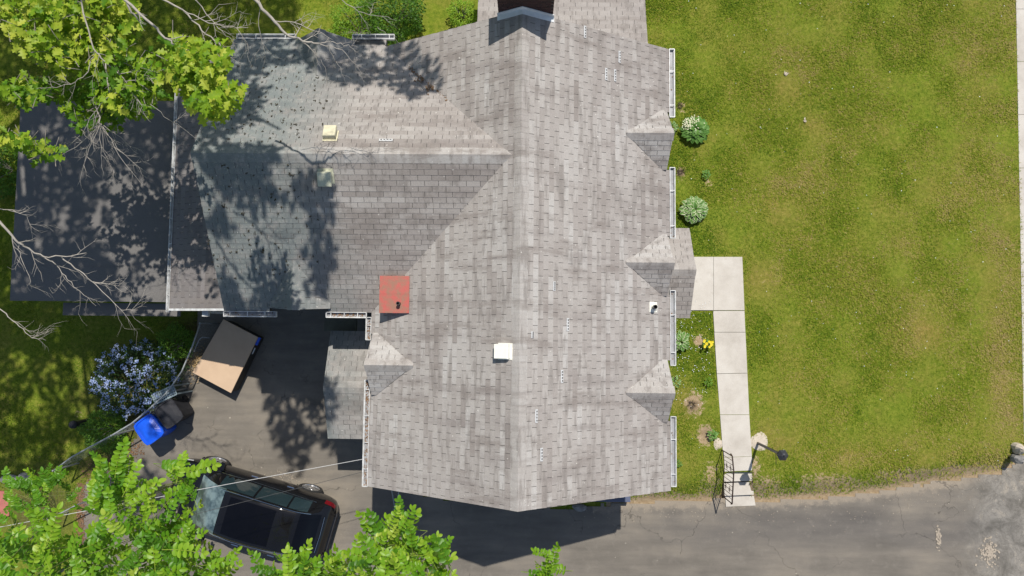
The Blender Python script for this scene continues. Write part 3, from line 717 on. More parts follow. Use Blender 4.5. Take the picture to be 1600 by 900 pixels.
# west lean-to with its gutter
wl2 = roofpart('west_lean_to'); xo2 = -9.19; yS2, yN2 = .44, 7.0; kk = .34; pl = (3.22 - kk * xo2, kk, 0)
m_ = tiles(wl2, pl, (-1, 0), [[(xo2, yS2), (WXW + .3, yS2), (WXW + .3, yN2), (xo2, yN2)]], 97, base=.35, spread=.35)
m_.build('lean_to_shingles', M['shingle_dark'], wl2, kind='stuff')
MB().box(xo2 + .25, WXW + .3, yS2 + .2, yN2 - .2, -.3, 3.1).build('lean_to_wall', M['siding'], wl2)
gutter((xo2, yN2 + .05), (xo2, yS2 - .06), (-1, 0), hang=.66, z=3.2, w=.075)
ze = 3.22 + .02
MB().slab([(xo2, yS2 - .03, ze), (WXW + .02, yS2 - .03, ze + kk * (WXW - xo2)), (WXW + .02, yS2 + .025, ze + kk * (WXW - xo2)), (xo2, yS2 + .025, ze)], (0, 0, -.1)).build('rake_trim', M['gutter'], wl2)
q_ = at(322, 489, 3.3)
MB().obox(q_, (.08, 0, 0), (0, .09, 0), (0, 0, .05)).obox(q_ + Vector((0, .03, -.5)), (.04, 0, 0), (0, .03, 0), (0, 0, .5)).build('downspout', M['gutter'], wl2)

# flat-roofed carport to the west: sheets of roll roofing
flat = thing('carport', 'low dark flat-roofed carport west of the house, in dappled shade', 'carport', (-11.5, 3.3, 0))
fx0, fx1, fy0, fy1 = -13.78, -9.34, .65, 6.05
for k, (ya, yb) in enumerate(zip([.65, 1.55, 2.45, 3.35, 4.25, 5.15], [1.55, 2.45, 3.35, 4.25, 5.15, 6.05])):
    MB().slab([(fx0, ya, 2.70), (fx1, ya, 2.78), (fx1, yb + .03, 2.788), (fx0, yb + .03, 2.708)], (0, 0, -.03 + .004 * k * 0)).build('roofing_sheet', M['membrane'], flat)
MB().box(fx0 + .02, fx1, fy0 + .03, fy1 - .03, 2.5, 2.66).build('roof_frame', M['siding'], flat)
MB().box(-12.55, fx1, .28, .62, 2.32, 2.38).build('lower_roof', M['membrane'], flat)
for x in (fx0 + .15, -11.5, fx1 - .15):
    for y in (.85, 5.85): MB().box(x - .06, x + .06, y - .06, y + .06, -.1, 2.5).build('post', M['fascia'], flat)

# chimney: separate bricks on the face that shows
cz = 6.2; cl, cr_ = at(779, 25, cz).x, at(864, 25, cz).x; cy0 = YN + .03; ch = roofpart('chimney')
MB().box(cl + .01, cr_ - .01, cy0 + .012, cy0 + .78, 2.0, 7.16).build('chimney_core', M['mortar'], ch)
bm_ = []
for i in range(4):
    o = MB().box(0, .198, 0, .02, 0, .062, i / 3).build('brick', M['brick'], ch, local=True); bm_.append(o.data); bpy.data.objects.remove(o)
rnd = random.Random(5); zc = 5.9; row = 0
while zc < 7.1:
    x = cl - (row % 2) * .104
    while x < cr_ - .02:
        xa, xb = max(x, cl), min(x + .198, cr_)
        if xb - xa > .05:
            ob = bpy.data.objects.new('brick', bm_[rnd.randrange(4)]); COL.objects.link(ob); ob.parent = ch
            ob.location = (xa, cy0 - .008 + rnd.uniform(-.002, .002), zc); ob.scale = ((xb - xa) / .198, 1, 1)
        x += .208
    zc += .073; row += 1
sb = MB()
for zi in range(int((7.12 - 2.2) / .073)):
    z = 2.2 + zi * .073
    for k in range(4):
        y = cy0 + .015 + k * .19 + (zi % 2) * .06
        if y + .18 < cy0 + .8:
            sb.box(cl - .008, cl + .012, y, y + .18, z, z + .062, rnd.random()); sb.box(cr_ - .012, cr_ + .008, y, y + .18, z, z + .062, rnd.random())
sb.build('side_bricks', M['brick'], ch, kind='stuff')
MB().box(cl - .03, cr_ + .03, cy0 - .03, cy0 + .85, 7.16, 7.22).build('chimney_cap', M['concrete'], ch)
fl = MB()
for xa, xb in ((cl - .03, XM), (XM, cr_ + .03)):
    za = HE + K * (xa - XW) if xa < XM - .001 else HR - K * (xa - XM)
    zb = HR if xb <= XM + .001 else HR - K * (xb - XM)
    za = min(za, HR); e = .02
    fl.slab([(xa, cy0 - .13, za + e), (xb, cy0 - .13, zb + e), (xb, cy0 - .02, zb + e + .02), (xa, cy0 - .02, za + e + .02)], (0, 0, -.015))
    fl.slab([(xa, cy0 - .03, za), (xb, cy0 - .03, zb), (xb, cy0 - .03, zb + .14), (xa, cy0 - .03, za + .14)], (0, .015, 0))
fl.build('flashing', M['flash'], ch)

# roof fittings
def fit_axes(pl):
    n = Vector((-pl[1], -pl[2], 1)).normalized(); d = Vector((-pl[1], -pl[2], 0)).normalized(); d.z = pl[1] * d.x + pl[2] * d.y; d.normalize(); return n, d, n.cross(d)
def box_vent(px, py, pl, mat, s=.17, h=.13):
    n, d, sd = fit_axes(pl); c_ = on(px, py, pl) - Vector((0, 0, .0)) ; c_ = c_ - n * 0
    part = MB().obox(c_ + n * .012, sd * (s + .02), d * (s + .02), n * .008).build('roof_vent', mat, house)
    m_ = MB(); b_ = [(-1, -1), (1, -1), (1, 1), (-1, 1)]
    lo = [c_ + sd * (a * s * .82) + d * (b * s * .82) + n * .02 for a, b in b_]
    hi = [c_ + sd * (a * s) + d * (b * s + .02) + n * (h * (.75 if b < 0 else 1)) for a, b in b_]
    tp = [c_ + sd * (a * s * .93) + d * (b * s * .93 + .02) + n * (h * (.75 if b < 0 else 1) + .018) for a, b in b_]
    lip = [p - n * .05 for p in hi]
    m_.add(lo + lip + hi + tp, [(12, 13, 14, 15)] + [(i + k, (i + 1) % 4 + k, (i + 1) % 4 + k + 4, i + k + 4) for k in (0, 4, 8) for i in range(4)])
    m_.build('vent_hood', mat, part)
box_vent(790, 549, PLW, M['vent_white'], .155, .18); box_vent(510, 275, PLS, M['vent_olive'], .15, .22); box_vent(517, 213, PLN, M['vent_cream'], .14, .17)
pc = on(1021, 480, PLE); n, d, sd = fit_axes(PLE)
pv = MB().obox(pc + n * .012 - d * .02, sd * .12, d * .11, n * .006).build('vent_pipe_flashing', M['vent_white'], house)
MB().lathe(pc, [(.10, .02), (.085, .04), (.06, .08), (.06, .1)], 18).build('pipe_boot', M['vent_white'], pv)
MB().lathe(pc, [(.045, 0), (.05, .22), (.05, .26), (.04, .26), (.04, .12)], 16).build('vent_pipe', M['black_pipe'], pv)
def repair(px, py, pl, L=.28, w=.065, along=None):
    n, d, sd = fit_axes(pl); c_ = on(px, py, pl); m_ = MB()
    m_.obox(c_ + n * .017 + d * .008, sd * L / 2, d * w / 2, n * .004)
    st_ = m_.build('repair_strip', M['strip'], house); m_ = MB()
    for k in range(4): m_.obox(c_ + n * .022 + d * .018 + sd * (L * (k - 1.5) / 4.4), sd * .018, d * .012, n * .002)
    m_.build('nail_patches', M['deck'], st_)
for px, py in ((913, 50), (967, 89), (960, 118), (946, 116), (865, 447), (831, 523), (886, 507), (877, 588), (837, 650), (845, 710)):
    repair(px, py, PLE, L=.14 if py in (523,) else .28 if px != 865 else .2)
repair(603, 220, PLN, .3, .07)
# old chimney stub under a red metal cap
ra, rb = on(640, 431, PLW), on(639, 490, PLW); xl = at(592.5, 460, ra.z + .06).x; ztop = max(ra.z, rb.z) + .05
y1_, y0r = at(615, 431, ztop).y, at(615, 489, ztop).y; xr_ = at(639.5, 460, ztop).x
rc = MB().box(xl + .02, xr_ - .015, y0r + .02, y1_ - .02, ztop - .55, ztop - .03).build('chimney_stub', M['red'], house)
MB().slab([(xl, y0r, ztop - .01), (xr_, y0r, ztop), (xr_, y0r + .45, ztop + .004), (xl, y0r + .45, ztop - .006)], (0, 0, -.03)).build('metal_cap', M['red'], rc)
MB().slab([(xl + .003, y0r + .44, ztop - .002), (xr_ - .002, y0r + .44, ztop + .008), (xr_ - .002, y1_, ztop + .008), (xl + .003, y1_, ztop - .002)], (0, 0, -.035)).build('metal_cap', M['red'], rc)
pp = at(622, 474, ztop + .14); MB().lathe((pp.x, pp.y, ztop), [(.04, 0), (.04, .15), (.045, .15), (.045, .17), (.03, .17), (.03, .05)], 14).build('flue_pipe', M['black_pipe'], rc)

# valley strips of debris, leaf pile
def litter_blobs(lst, pl, name, label, mat, n_each=26, size=.022, seed=3):
    m_ = MB(); rnd = random.Random(seed); nn, d, sd = fit_axes(pl)
    for (px, py, rx, ry, cnt) in lst:
        for _ in range(cnt):
            c_ = on(rnd.gauss(px, rx / 2), rnd.gauss(py, ry / 2), pl) + nn * rnd.uniform(.012, .03)
            a = rnd.uniform(0, 2 * PI); r = size * rnd.uniform(.4, 1.3); e1 = (sd * math.cos(a) + d * math.sin(a)) * r + nn * rnd.uniform(-.3, .5) * r; e2 = (d * math.cos(a) - sd * math.sin(a)) * r * .55
            m_.add([c_ - e1, c_ - e2, c_ + e1, c_ + e2], [(0, 1, 2, 3)], rnd.random())
    return m_.build(name, mat, None, kind='stuff', label=label, cat='leaves')
PLTOP = (ztop + .01, 0, 0)
M['moss'] = simple('dark_moss', (.035, .04, .02), (.06, .04, .025), 30, .95)
M['straw'] = simple('dry_straw', (.50, .36, .17), (.30, .20, .09), 40, .9, tone=True)
litter_blobs([(632, 432, 9, 8, 130), (625, 440, 10, 6, 20)], PLTOP, 'dry_leaf_pile', 'small pile of dry straw-coloured leaves on the corner of the red metal cap', M['straw'], size=.03)
vl = []
for k in range(26):
    t = k / 25; vl.append((640 + (700 - 640) * t, 108 + (157 - 108) * t, 3, 3, int(5 - 3 * t)))
vl += [(655, 126, 8, 6, 30), (672, 140, 10, 7, 40)]
litter_blobs(vl, PLN, 'valley_leaf_litter', 'thin line of brown leaves caught in the north roof valley', M['litter'], size=.028)
dk_ = [(rx, ry, 1.6, 1.6, 5) for rx, ry in [(random.uniform(355, 520), random.uniform(85, 225)) for _ in range(95)] + [(455, 200), (433, 138), (440, 142), (472, 128), (505, 125), (497, 122)]]
litter_blobs(dk_, PLN, 'moss_tufts', 'small dark moss tufts and leaf clots dotted over the shaded north slope of the wing', M['moss'], size=.02, seed=8)
dk_ = [(rx, ry, 1.5, 1.5, 5) for rx, ry in [(random.uniform(325, 500), random.uniform(255, 440)) for _ in range(80)]] + [(350, 323, 4, 4, 26), (411, 392, 3, 3, 20), (454, 272, 3, 3, 14)]
litter_blobs(dk_, PLS, 'moss_tufts', 'small dark moss tufts dotted over the south slope of the wing near its west end', M['moss'], size=.02, seed=9)

# ------------------------------------------------------------------ leaves
def leaf_proto(kind, n=9):
    V = []; F = []; T = []
    for i in range(n + 1):
        t = i / n
        if kind == 'oak':
            w = .34 * math.sin(PI * min(1, t * .92 + .04)) ** .6 * (1 + .40 * math.cos(2 * PI * (t * 2.9 + .02))) * (0.55 + .6 * t); back = .05 * math.cos(2 * PI * (t * 2.9))
        elif kind == 'oval': w = .33 * math.sin(PI * min(1, t * .98 + .01)) ** .5; back = 0
        elif kind == 'hosta': w = .37 * math.sin(PI * (t ** .85)) ** .7; back = 0
        else: w = .22 * math.sin(PI * t) ** .9; back = 0
        w = max(w, .012); droop = -.16 * t * t if kind != 'hosta' else .28 * t - .55 * t * t
        V += [(-w, t + back, droop + w * .35), (0, t, droop), (w, t + back, droop + w * .35)]
        T += ([.5, -.05, .5] if kind == 'hosta' else [0, .05, 0])
    if kind == 'hosta':                                     # white margins: an extra inner row
        V2 = []; T2 = []
        for i in range(n + 1):
            a, m_, b = V[i * 3:i * 3 + 3]; ia = tuple(m_[k] + (a[k] - m_[k]) * .62 for k in range(3)); ib = tuple(m_[k] + (b[k] - m_[k]) * .62 for k in range(3))
            V2 += [a, ia, m_, ib, b]; T2 += [.62, .05, 0, .05, .62]
        F = [(i * 5 + k, i * 5 + k + 1, (i + 1) * 5 + k + 1, (i + 1) * 5 + k) for i in range(n) for k in range(4)]
        return V2, F, T2
    F = [(i * 3 + k, i * 3 + k + 1, (i + 1) * 3 + k + 1, (i + 1) * 3 + k) for i in range(n) for k in range(2)]
    return V, F, T
OAKV, OAKF, OAKT = leaf_proto('oak', 15); OAKV2, OAKF2, OAKT2 = leaf_proto('oak', 6)
def pmesh(name, V, F, T, base, mat):
    me = bpy.data.meshes.new(name); me.from_pydata(V, [], F); me.materials.append(mat)
    a = me.attributes.new('tone', 'FLOAT', 'POINT'); a.data.foreach_set('value', [min(1, max(0, base + t)) for t in T]); return me

# ------------------------------------------------------------------ oak, top left
oak = thing('oak_tree', 'tall oak with lobed leaves and bare dead twigs reaching over the carport', 'tree', (-13.5, 12.5, 0))
def branch(pts, r0, r1, mat=M['bark'], parent=oak, n=7, name='branch'):
    rs = [r0 + (r1 - r0) * i / (len(pts) - 1) for i in range(len(pts))]
    return MB().tube(pts, rs, n).build(name, mat, parent, smooth=True)
TR = Vector((-13.5, 12.5, 0))
branch([TR, TR + Vector((.1, 0, 4)), TR + Vector((.3, -.2, 8)), TR + Vector((.9, -.6, 12)), TR + Vector((1.6, -1.2, 15.5))], .42, .12, n=12, name='trunk')
for e_ in ((-6.2, 7.6, 14.6), (-4.0, 9.0, 15), (-10.5, 4.5, 14.5), (-15, 3, 13.5), (-10, 0, 15), (-18, 10, 14), (-12, 17, 15), (-7, 13, 14)):
    e_ = Vector(e_); s_ = TR + Vector((.3, -.2, 7.5 + random.uniform(0, 3))); m1 = s_.lerp(e_, .5) + Vector((0, 0, 1)); branch([s_, s_.lerp(m1, .6), m1, e_], .17, .03)
RT = random.Random(21)
def twigs(mb, p, d, L, r, depth):
    """bare branching twigs, drooping slightly"""
    pts = [p]; q = p.copy(); dd = d.normalized(); n = 5
    for i in range(n):
        dd = (dd + Vector((RT.gauss(0, .16), RT.gauss(0, .16), RT.gauss(0, .06)))).normalized(); q = q + dd * L / n; pts.append(q.copy())
    mb.tube(pts, [.8 * r * (1 - .72 * i / n) for i in range(n + 1)], 5, cap=False)
    if depth > 0:
        for i in range(1, n + 1):
            if RT.random() < .8:
                a = RT.choice((-1, 1)) * RT.uniform(.4, 1.0); nd = Matrix.Rotation(a, 3, 'Z') @ dd; nd.z += RT.uniform(-.15, .15)
                twigs(mb, pts[i], nd, L * RT.uniform(.35, .62), r * .55, depth - 1)
def pbranch(pxs, z0, z1, r0, r1, side=8, sl=.5, depth=1, mat=M['deadwood']):
    P = [at(x, y, z0 + (z1 - z0) * i / (len(pxs) - 1)) for i, (x, y) in enumerate(pxs)]
    mb = MB(); Q = []; Rr = []
    for i in range(len(P) - 1):
        for k in range(4):
            t = k / 4; j = Vector((RT.gauss(0, .012), RT.gauss(0, .012), RT.gauss(0, .012))) if k else Vector()
            Q.append(P[i].lerp(P[i + 1], t) + j); u_ = (i + t) / (len(P) - 1); Rr.append((r0 + (r1 - r0) * u_) * .72)
    Q.append(P[-1]); Rr.append(r1 * .72); mb.tube(Q, Rr, 6)
    for _ in range(side):
        i = RT.randrange(len(Q) // 4, len(Q) - 1); d = Q[i + 1] - Q[i]; a = RT.choice((-1, 1)) * RT.uniform(.4, 1.1)
        nd = Matrix.Rotation(a, 3, 'Z') @ d.normalized(); nd.z += RT.uniform(-.2, .1); twigs(mb, Q[i], nd, sl * RT.uniform(.5, 1.1), Rr[i] * .5 + .0025, depth)
    return mb.build('branch', mat, oak, smooth=True)
pbranch([(150, -60), (195, 0), (240, 40), (258, 60), (272, 70)], 11.5, 11.2, .032, .018, 2, .3)
pbranch([(190, -20), (205, 20), (220, 36)], 11.5, 11.2, .035, .012, 1, .2)
pbranch([(240, -10), (285, 15), (315, 48), (343, 68), (352, 100), (356, 130)], 10.6, 10.2, .022, .007, 5, .5)
pbranch([(285, 15), (320, 33), (350, 42), (388, 43)], 10.6, 10.4, .014, .005, 7, .45)
pbranch([(300, -5), (330, 30), (352, 55), (365, 62)], 10.6, 10.3, .012, .005, 4, .35)
pbranch([(370, -30), (405, 5), (430, 35), (452, 57), (480, 66), (500, 68)], 9.6, 8.9, .045, .02, 3, .5)
pbranch([(500, 68), (520, 65), (545, 70), (560, 74)], 8.9, 8.7, .014, .004, 3, .4)
pbranch([(470, 64), (492, 78), (508, 105), (512, 130)], 8.9, 8.3, .013, .004, 4, .35)
pbranch([(500, 69), (535, 78), (555, 100), (568, 118)], 8.9, 8.3, .012, .004, 5, .4)
pbranch([(512, 72), (522, 92), (532, 105), (538, 128)], 8.8, 8.4, .010, .003, 3, .3)
pbranch([(430, 33), (460, 35), (500, 50), (520, 62)], 9.2, 8.9, .014, .004, 5, .4)
pbranch([(405, 0), (404, 40), (412, 75), (414, 102)], 9.4, 8.8, .010, .003, 4, .35)
pbranch([(520, -10), (560, 18), (590, 25), (620, 32)], 9.6, 9.2, .010, .003, 5, .4)
pbranch([(590, 42), (603, 52), (620, 58)], 9.0, 8.8, .006, .003, 1, .2)
# the fan of dead twigs over the carport
pbranch([(110, -60), (130, 20), (146, 76), (165, 97), (193, 122), (197, 130)], 9.3, 8.7, .022, .012, 5, .5)
pbranch([(197, 130), (215, 155), (225, 178), (236, 191)], 8.7, 8.4, .012, .004, 3, .3)
pbranch([(197, 127), (225, 125), (240, 122)], 8.7, 8.6, .010, .004, 4, .35)
pbranch([(148, 80), (138, 112), (118, 128), (88, 137), (56, 139)], 8.7, 8.5, .015, .004, 6, .4)
pbranch([(193, 130), (165, 155), (140, 185), (128, 215)], 8.7, 8.1, .013, .006, 4, .4)
pbranch([(165, 97), (170, 140), (172, 150)], 8.7, 8.5, .018, .006, 3, .3)
pbranch([(146, 110), (150, 160), (155, 190), (158, 200)], 8.1, 7.8, .024, .014, 4, .4)
for tgt in ((120, 292), (225, 293), (215, 240), (160, 280), (72, 256), (96, 235), (230, 270), (182, 278), (130, 270)):
    mx = ((158 + tgt[0]) / 2 + RT.uniform(-12, 12), (195 + tgt[1]) / 2 + RT.uniform(-8, 8))
    pbranch([(157, 193), mx, tgt], 7.8, 7.3, .011, .0032, 5, .32)
pbranch([(235, 163), (262, 186), (280, 196), (302, 212)], 9.4, 8.8, .007, .003, 4, .3)
pbranch([(300, 152), (294, 165), (287, 178)], 9, 8.8, .005, .003, 0)
# low branch from the left edge
pbranch([(-60, 290), (0, 347), (24, 375), (45, 388), (68, 401), (103, 401), (135, 395)], 9.6, 8.8, .035, .008, 6, .45)
pbranch([(68, 400), (88, 414), (105, 437), (125, 455), (150, 478)], 8.9, 8.5, .014, .004, 7, .45)
pbranch([(96, 402), (113, 415), (135, 432), (150, 445), (190, 485), (212, 485)], 8.9, 8.3, .018, .004, 9, .5)
pbranch([(145, 440), (170, 444), (197, 457)], 8.5, 8.4, .009, .003, 5, .3)
pbranch([(-10, 325), (20, 328), (42, 337), (50, 360)], 9.3, 9, .012, .003, 6, .35)
pbranch([(28, 380), (32, 400), (48, 440), (50, 452)], 9.0, 8.8, .010, .003, 4, .3)
pbranch([(-40, 455), (10, 490), (30, 510), (50, 528), (72, 532)], 9, 8.6, .016, .004, 7, .4)

OREG = [([(0, 0), (203, 0), (212, 45), (205, 98), (180, 85), (160, 112), (100, 112), (52, 92), (22, 52), (0, 45)], 8.3, 320, .70),
        ([(-20, -40), (190, -40), (200, 10), (0, 30)], 8.5, 50, .7),
        ([(185, 60), (245, 75), (255, 130), (228, 183), (195, 186), (150, 150), (140, 112)], 8.2, 125, .47),
        ([(265, 66), (285, 58), (305, 72), (345, 66), (352, 98), (345, 122), (385, 143), (352, 165), (335, 190), (312, 180), (280, 142), (268, 110)], 10.9, 150, .62),
        ([(0, 125), (60, 128), (88, 145), (60, 158), (0, 156)], 7.6, 42, .42),
        ([(0, 202), (40, 208), (95, 238), (82, 250), (52, 248), (30, 228), (0, 226)], 8.3, 30, .55),
        ([(70, 115), (150, 120), (205, 150), (182, 200), (118, 196), (92, 160)], 7.5, 80, .34),
        ([(160, 120), (185, 118), (190, 190), (162, 200)], 8.3, 12, .8)]
leafT = []
rg = random.Random(4)
for poly, z, cnt, tb in OREG:
    xs = [p[0] for p in poly]; ys_ = [p[1] for p in poly]; k = 0; tries = 0
    while k < cnt and tries < 20000:
        tries += 1; x, y = rg.uniform(min(xs), max(xs)), rg.uniform(min(ys_), max(ys_))
        if not inpoly(x, y, poly): continue
        zc = z + rg.gauss(0, .35); c_ = at(x, y, zc); tn = tb + rg.gauss(0, .13)
        a0 = rg.uniform(0, 2 * PI); m_ = rg.randint(2, 5)
        for j in range(m_):
            leafT.append((c_ + Vector((rg.gauss(0, .03), rg.gauss(0, .03), rg.gauss(0, .04))), a0 + j * 2 * PI / m_ + rg.uniform(-.5, .5), rg.gauss(-.15, .4), rg.gauss(0, .4), rg.uniform(.105, .19) * (1.12 if z < 9.5 else 1), min(1, max(0, tn + rg.gauss(0, .14)))))
        k += 1
        if k % 3 == 0:          # a twig to carry them
            pass
rg.shuffle(leafT); leafT.sort(key=lambda l: -l[0].z)
oakm = [pmesh('leaf', OAKV, OAKF, OAKT, (i + .5) / 8, M['oak']) for i in range(8)]
off = oak.location
for (c_, a, p, r_, s_, tn) in leafT[:300]:
    ob = bpy.data.objects.new('leaf', oakm[min(7, int(tn * 8))]); COL.objects.link(ob); ob.parent = oak
    ob.location = c_ - off; ob.rotation_euler = Euler((p, r_, a), 'XYZ'); ob.scale = (s_,) * 3
rest = leafT[300:]
scatter('leaves', OAKV, OAKF, OAKT, [tuple(l[0]) for l in rest], rots(np.array([l[1] for l in rest]), np.array([l[2] for l in rest]), np.array([l[3] for l in rest])), [l[4] for l in rest], [l[5] for l in rest], M['oak'], oak, kind='stuff')
tw = MB()
for i in range(0, len(rest), 9):
    c_ = rest[i][0]; d = Vector((rg.gauss(0, 1), rg.gauss(0, 1), -.4)).normalized(); tw.tube([c_ - d * .28, c_ - d * .1 + Vector((0, 0, .02)), c_], [.008, .005, .003], 5, cap=False)
tw.build('twigs', M['bark'], oak, kind='stuff')
# high crown: it stands above and outside the view and throws the dappled shade
SH = [  # (polygon in photo pixels, ground plane, density)
    ([(-150, -120), (330, -120), (455, -60), (470, 20), (462, 60), (372, 62), (340, 130), (285, 150), (270, 170), (-150, 175)], (0, 0, 0), 1.0),
    ([(-150, 150), (279, 150), (262, 330), (240, 340), (225, 350), (228, 440), (200, 475), (-150, 475)], (2.75, 0, 0), 1.0),
    ([(225, 350), (262, 330), (262, 380), (240, 400), (238, 345)], (2.75, 0, 0), .35),
    ([(270, 130), (345, 180), (300, 235), (318, 330), (330, 385), (345, 430), (350, 470), (322, 470), (300, 430), (270, 400), (268, 250)], (3.5, 0, 0), 1.0),
    ([(370, 60), (470, 62), (520, 55), (620, 66), (690, 130), (668, 145), (640, 156), (600, 128), (560, 138), (520, 128), (470, 105), (435, 118), (415, 145), (400, 190), (370, 200), (345, 225), (300, 232)], PLN, .95),
    ([(300, 225), (430, 205), (500, 228), (545, 240), (530, 262), (522, 300), (525, 330), (505, 345), (520, 400), (515, 440), (500, 470), (440, 480), (352, 485), (330, 380)], PLS, .66),
    ([(-150, 480), (290, 480), (282, 560), (292, 592), (300, 628), (288, 655), (312, 700), (300, 718), (260, 700), (230, 730), (150, 735), (-150, 760)], (0, 0, 0), .93),
    ([(408, 590), (440, 600), (455, 625), (500, 640), (515, 700), (490, 690), (475, 700), (488, 725), (465, 745), (432, 700), (420, 660)], (0, 0, 0), .9),
    ([(400, 590), (470, 590), (500, 610), (450, 625)], (0, 0, 0), .8),
    ([(500, 655), (530, 650), (530, 720), (505, 700)], (0, 0, 0), .8),
    ([(505, 600), (525, 600), (528, 650), (508, 650)], (2.8, 0, 0), .7),
    ([(150, 740), (250, 735), (262, 790), (220, 830), (150, 790)], (0, 0, 0), .6)]
HOLE = [(226, 692, 34, 30), (195, 622, 34, 14), (240, 600, 20, 22), (260, 585, 14, 10), (165, 612, 12, 14), (170, 400, 14, 18), (150, 330, 10, 20), (185, 325, 6, 10), (55, 375, 14, 10), (95, 345, 8, 22), (105, 335, 4, 8), (115, 360, 6, 6), (215, 335, 5, 12), (238, 420, 16, 26), (30, 300, 16, 20), (85, 195, 12, 8), (50, 425, 10, 20), (95, 455, 8, 18), (60, 205, 14, 6), (120, 420, 8, 10),
        (250, 435, 14, 26), (300, 425, 8, 22), (330, 430, 10, 20), (312, 405, 8, 14), (322, 375, 5, 14), (275, 470, 26, 12), (330, 470, 20, 10), (300, 400, 4, 10),
        (440, 108, 30, 10), (415, 128, 28, 12), (470, 112, 16, 14), (500, 95, 8, 10), (475, 140, 24, 9), (585, 78, 16, 8), (600, 98, 18, 8), (375, 78, 8, 4), (450, 72, 14, 5), (510, 68, 8, 4), (450, 172, 24, 10),
        (320, 232, 24, 8), (400, 232, 14, 7), (335, 320, 14, 14), (345, 300, 7, 18), (455, 300, 8, 30), (470, 330, 14, 22), (380, 455, 22, 22), (420, 430, 14, 30), (440, 455, 16, 12), (495, 395, 10, 22), (500, 290, 8, 10), (380, 300, 10, 10), (360, 370, 10, 14), (440, 380, 10, 16), (480, 455, 20, 12),
        (30, 565, 14, 12), (55, 635, 14, 18), (15, 650, 10, 18), (132, 565, 16, 16), (130, 590, 12, 26), (130, 640, 14, 14), (270, 540, 12, 20), (25, 440, 22, 22), (15, 235, 30, 22), (20, 270, 26, 24), (10, 410, 10, 10), (60, 530, 8, 8), (50, 710, 8, 8), (110, 700, 16, 14), (150, 705, 20, 8), (0, 20, 16, 10), (190, 590, 12, 10), (210, 720, 20, 12), (250, 720, 16, 16), (200, 700, 10, 10), (310, 575, 8, 8), (80, 590, 6, 10), (100, 620, 6, 6), (240, 760, 10, 8), (470, 610, 14, 14), (440, 640, 5, 10), (35, 510, 6, 14)]
pos = []; 
for poly, pl, dens in SH:
    xs = [p[0] for p in poly]; ys_ = [p[1] for p in poly]; st_ = 4.4
    GX2, GY2 = np.meshgrid(np.arange(min(xs), max(xs), st_), np.arange(min(ys_), max(ys_), st_))
    gx2 = GX2.ravel() + RNG.normal(0, 1.9, GX2.size); gy2 = GY2.ravel() + RNG.normal(0, 1.9, GX2.size)
    ok = inpoly(gx2, gy2, poly) & (RNG.random(gx2.size) < dens)
    for (hx, hy, rx, ry) in HOLE:
        if pl is PLS: rx, ry = rx * .75, ry * .75
        ok &= (((gx2 - hx) / rx) ** 2 + ((gy2 - hy) / ry) ** 2) > RNG.uniform(.75, 1.15, gx2.size)
    for x, y in zip(gx2[ok], gy2[ok]):
        g = on(x, y, pl); h = rg.uniform(14.2, 16.4) - g.z; pos.append((g.x - SX * h, g.y - SY * h, g.z + h))
pos = np.array(pos); ax_, ay_ = proj(pos)
vis = (ax_ > -40) & (ax_ < 1640) & (ay_ > -40) & (ay_ < 940); pos = pos[~vis]
occ = set()
def mark(P):
    for q in P: occ.add((int(math.floor((q[0] + SX * q[2]) / .1)), int(math.floor((q[1] + SY * q[2]) / .1))))
mark([l[0] for l in leafT]); [mark([o.matrix_basis @ v.co for v in o.data.vertices] if False else [(v.co.x + oak.location.x, v.co.y + oak.location.y, v.co.z) for v in o.data.vertices]) for o in COL.objects if o.parent == oak and o.name.startswith('branch') and o.data.materials[0] == M['deadwood']]
cl_ = [(int(math.floor((q[0] + SX * q[2]) / .1)), int(math.floor((q[1] + SY * q[2]) / .1))) for q in pos]
pos = pos[[not any((a + i, b + j) in occ for i in (-1, 0, 1) for j in (-1, 0, 1)) for a, b in cl_]]
extra = np.stack([RNG.normal(-14, 3.0, 2600), RNG.normal(12.5, 3.2, 2600), RNG.uniform(10.5, 17.5, 2600)], -1)
ex, ey = proj(extra); sg_ = extra[:, :2] + np.array([[SX, SY]]) * extra[:, 2:3]; sx_, sy_ = proj(np.c_[sg_, np.zeros(len(sg_))])
extra = extra[((ex < -60) | (ey < -60)) & ~((sx_ > -40) & (sy_ > -40))]
pos = np.r_[pos, extra]; k = len(pos)
scatter('high_crown', OAKV2, OAKF2, OAKT2, pos, rots(RNG.uniform(0, 6.28, k), RNG.normal(0, .35, k), RNG.normal(0, .35, k)), RNG.uniform(.16, .25, k), RNG.uniform(.2, .7, k), M['oak'], oak, kind='stuff')

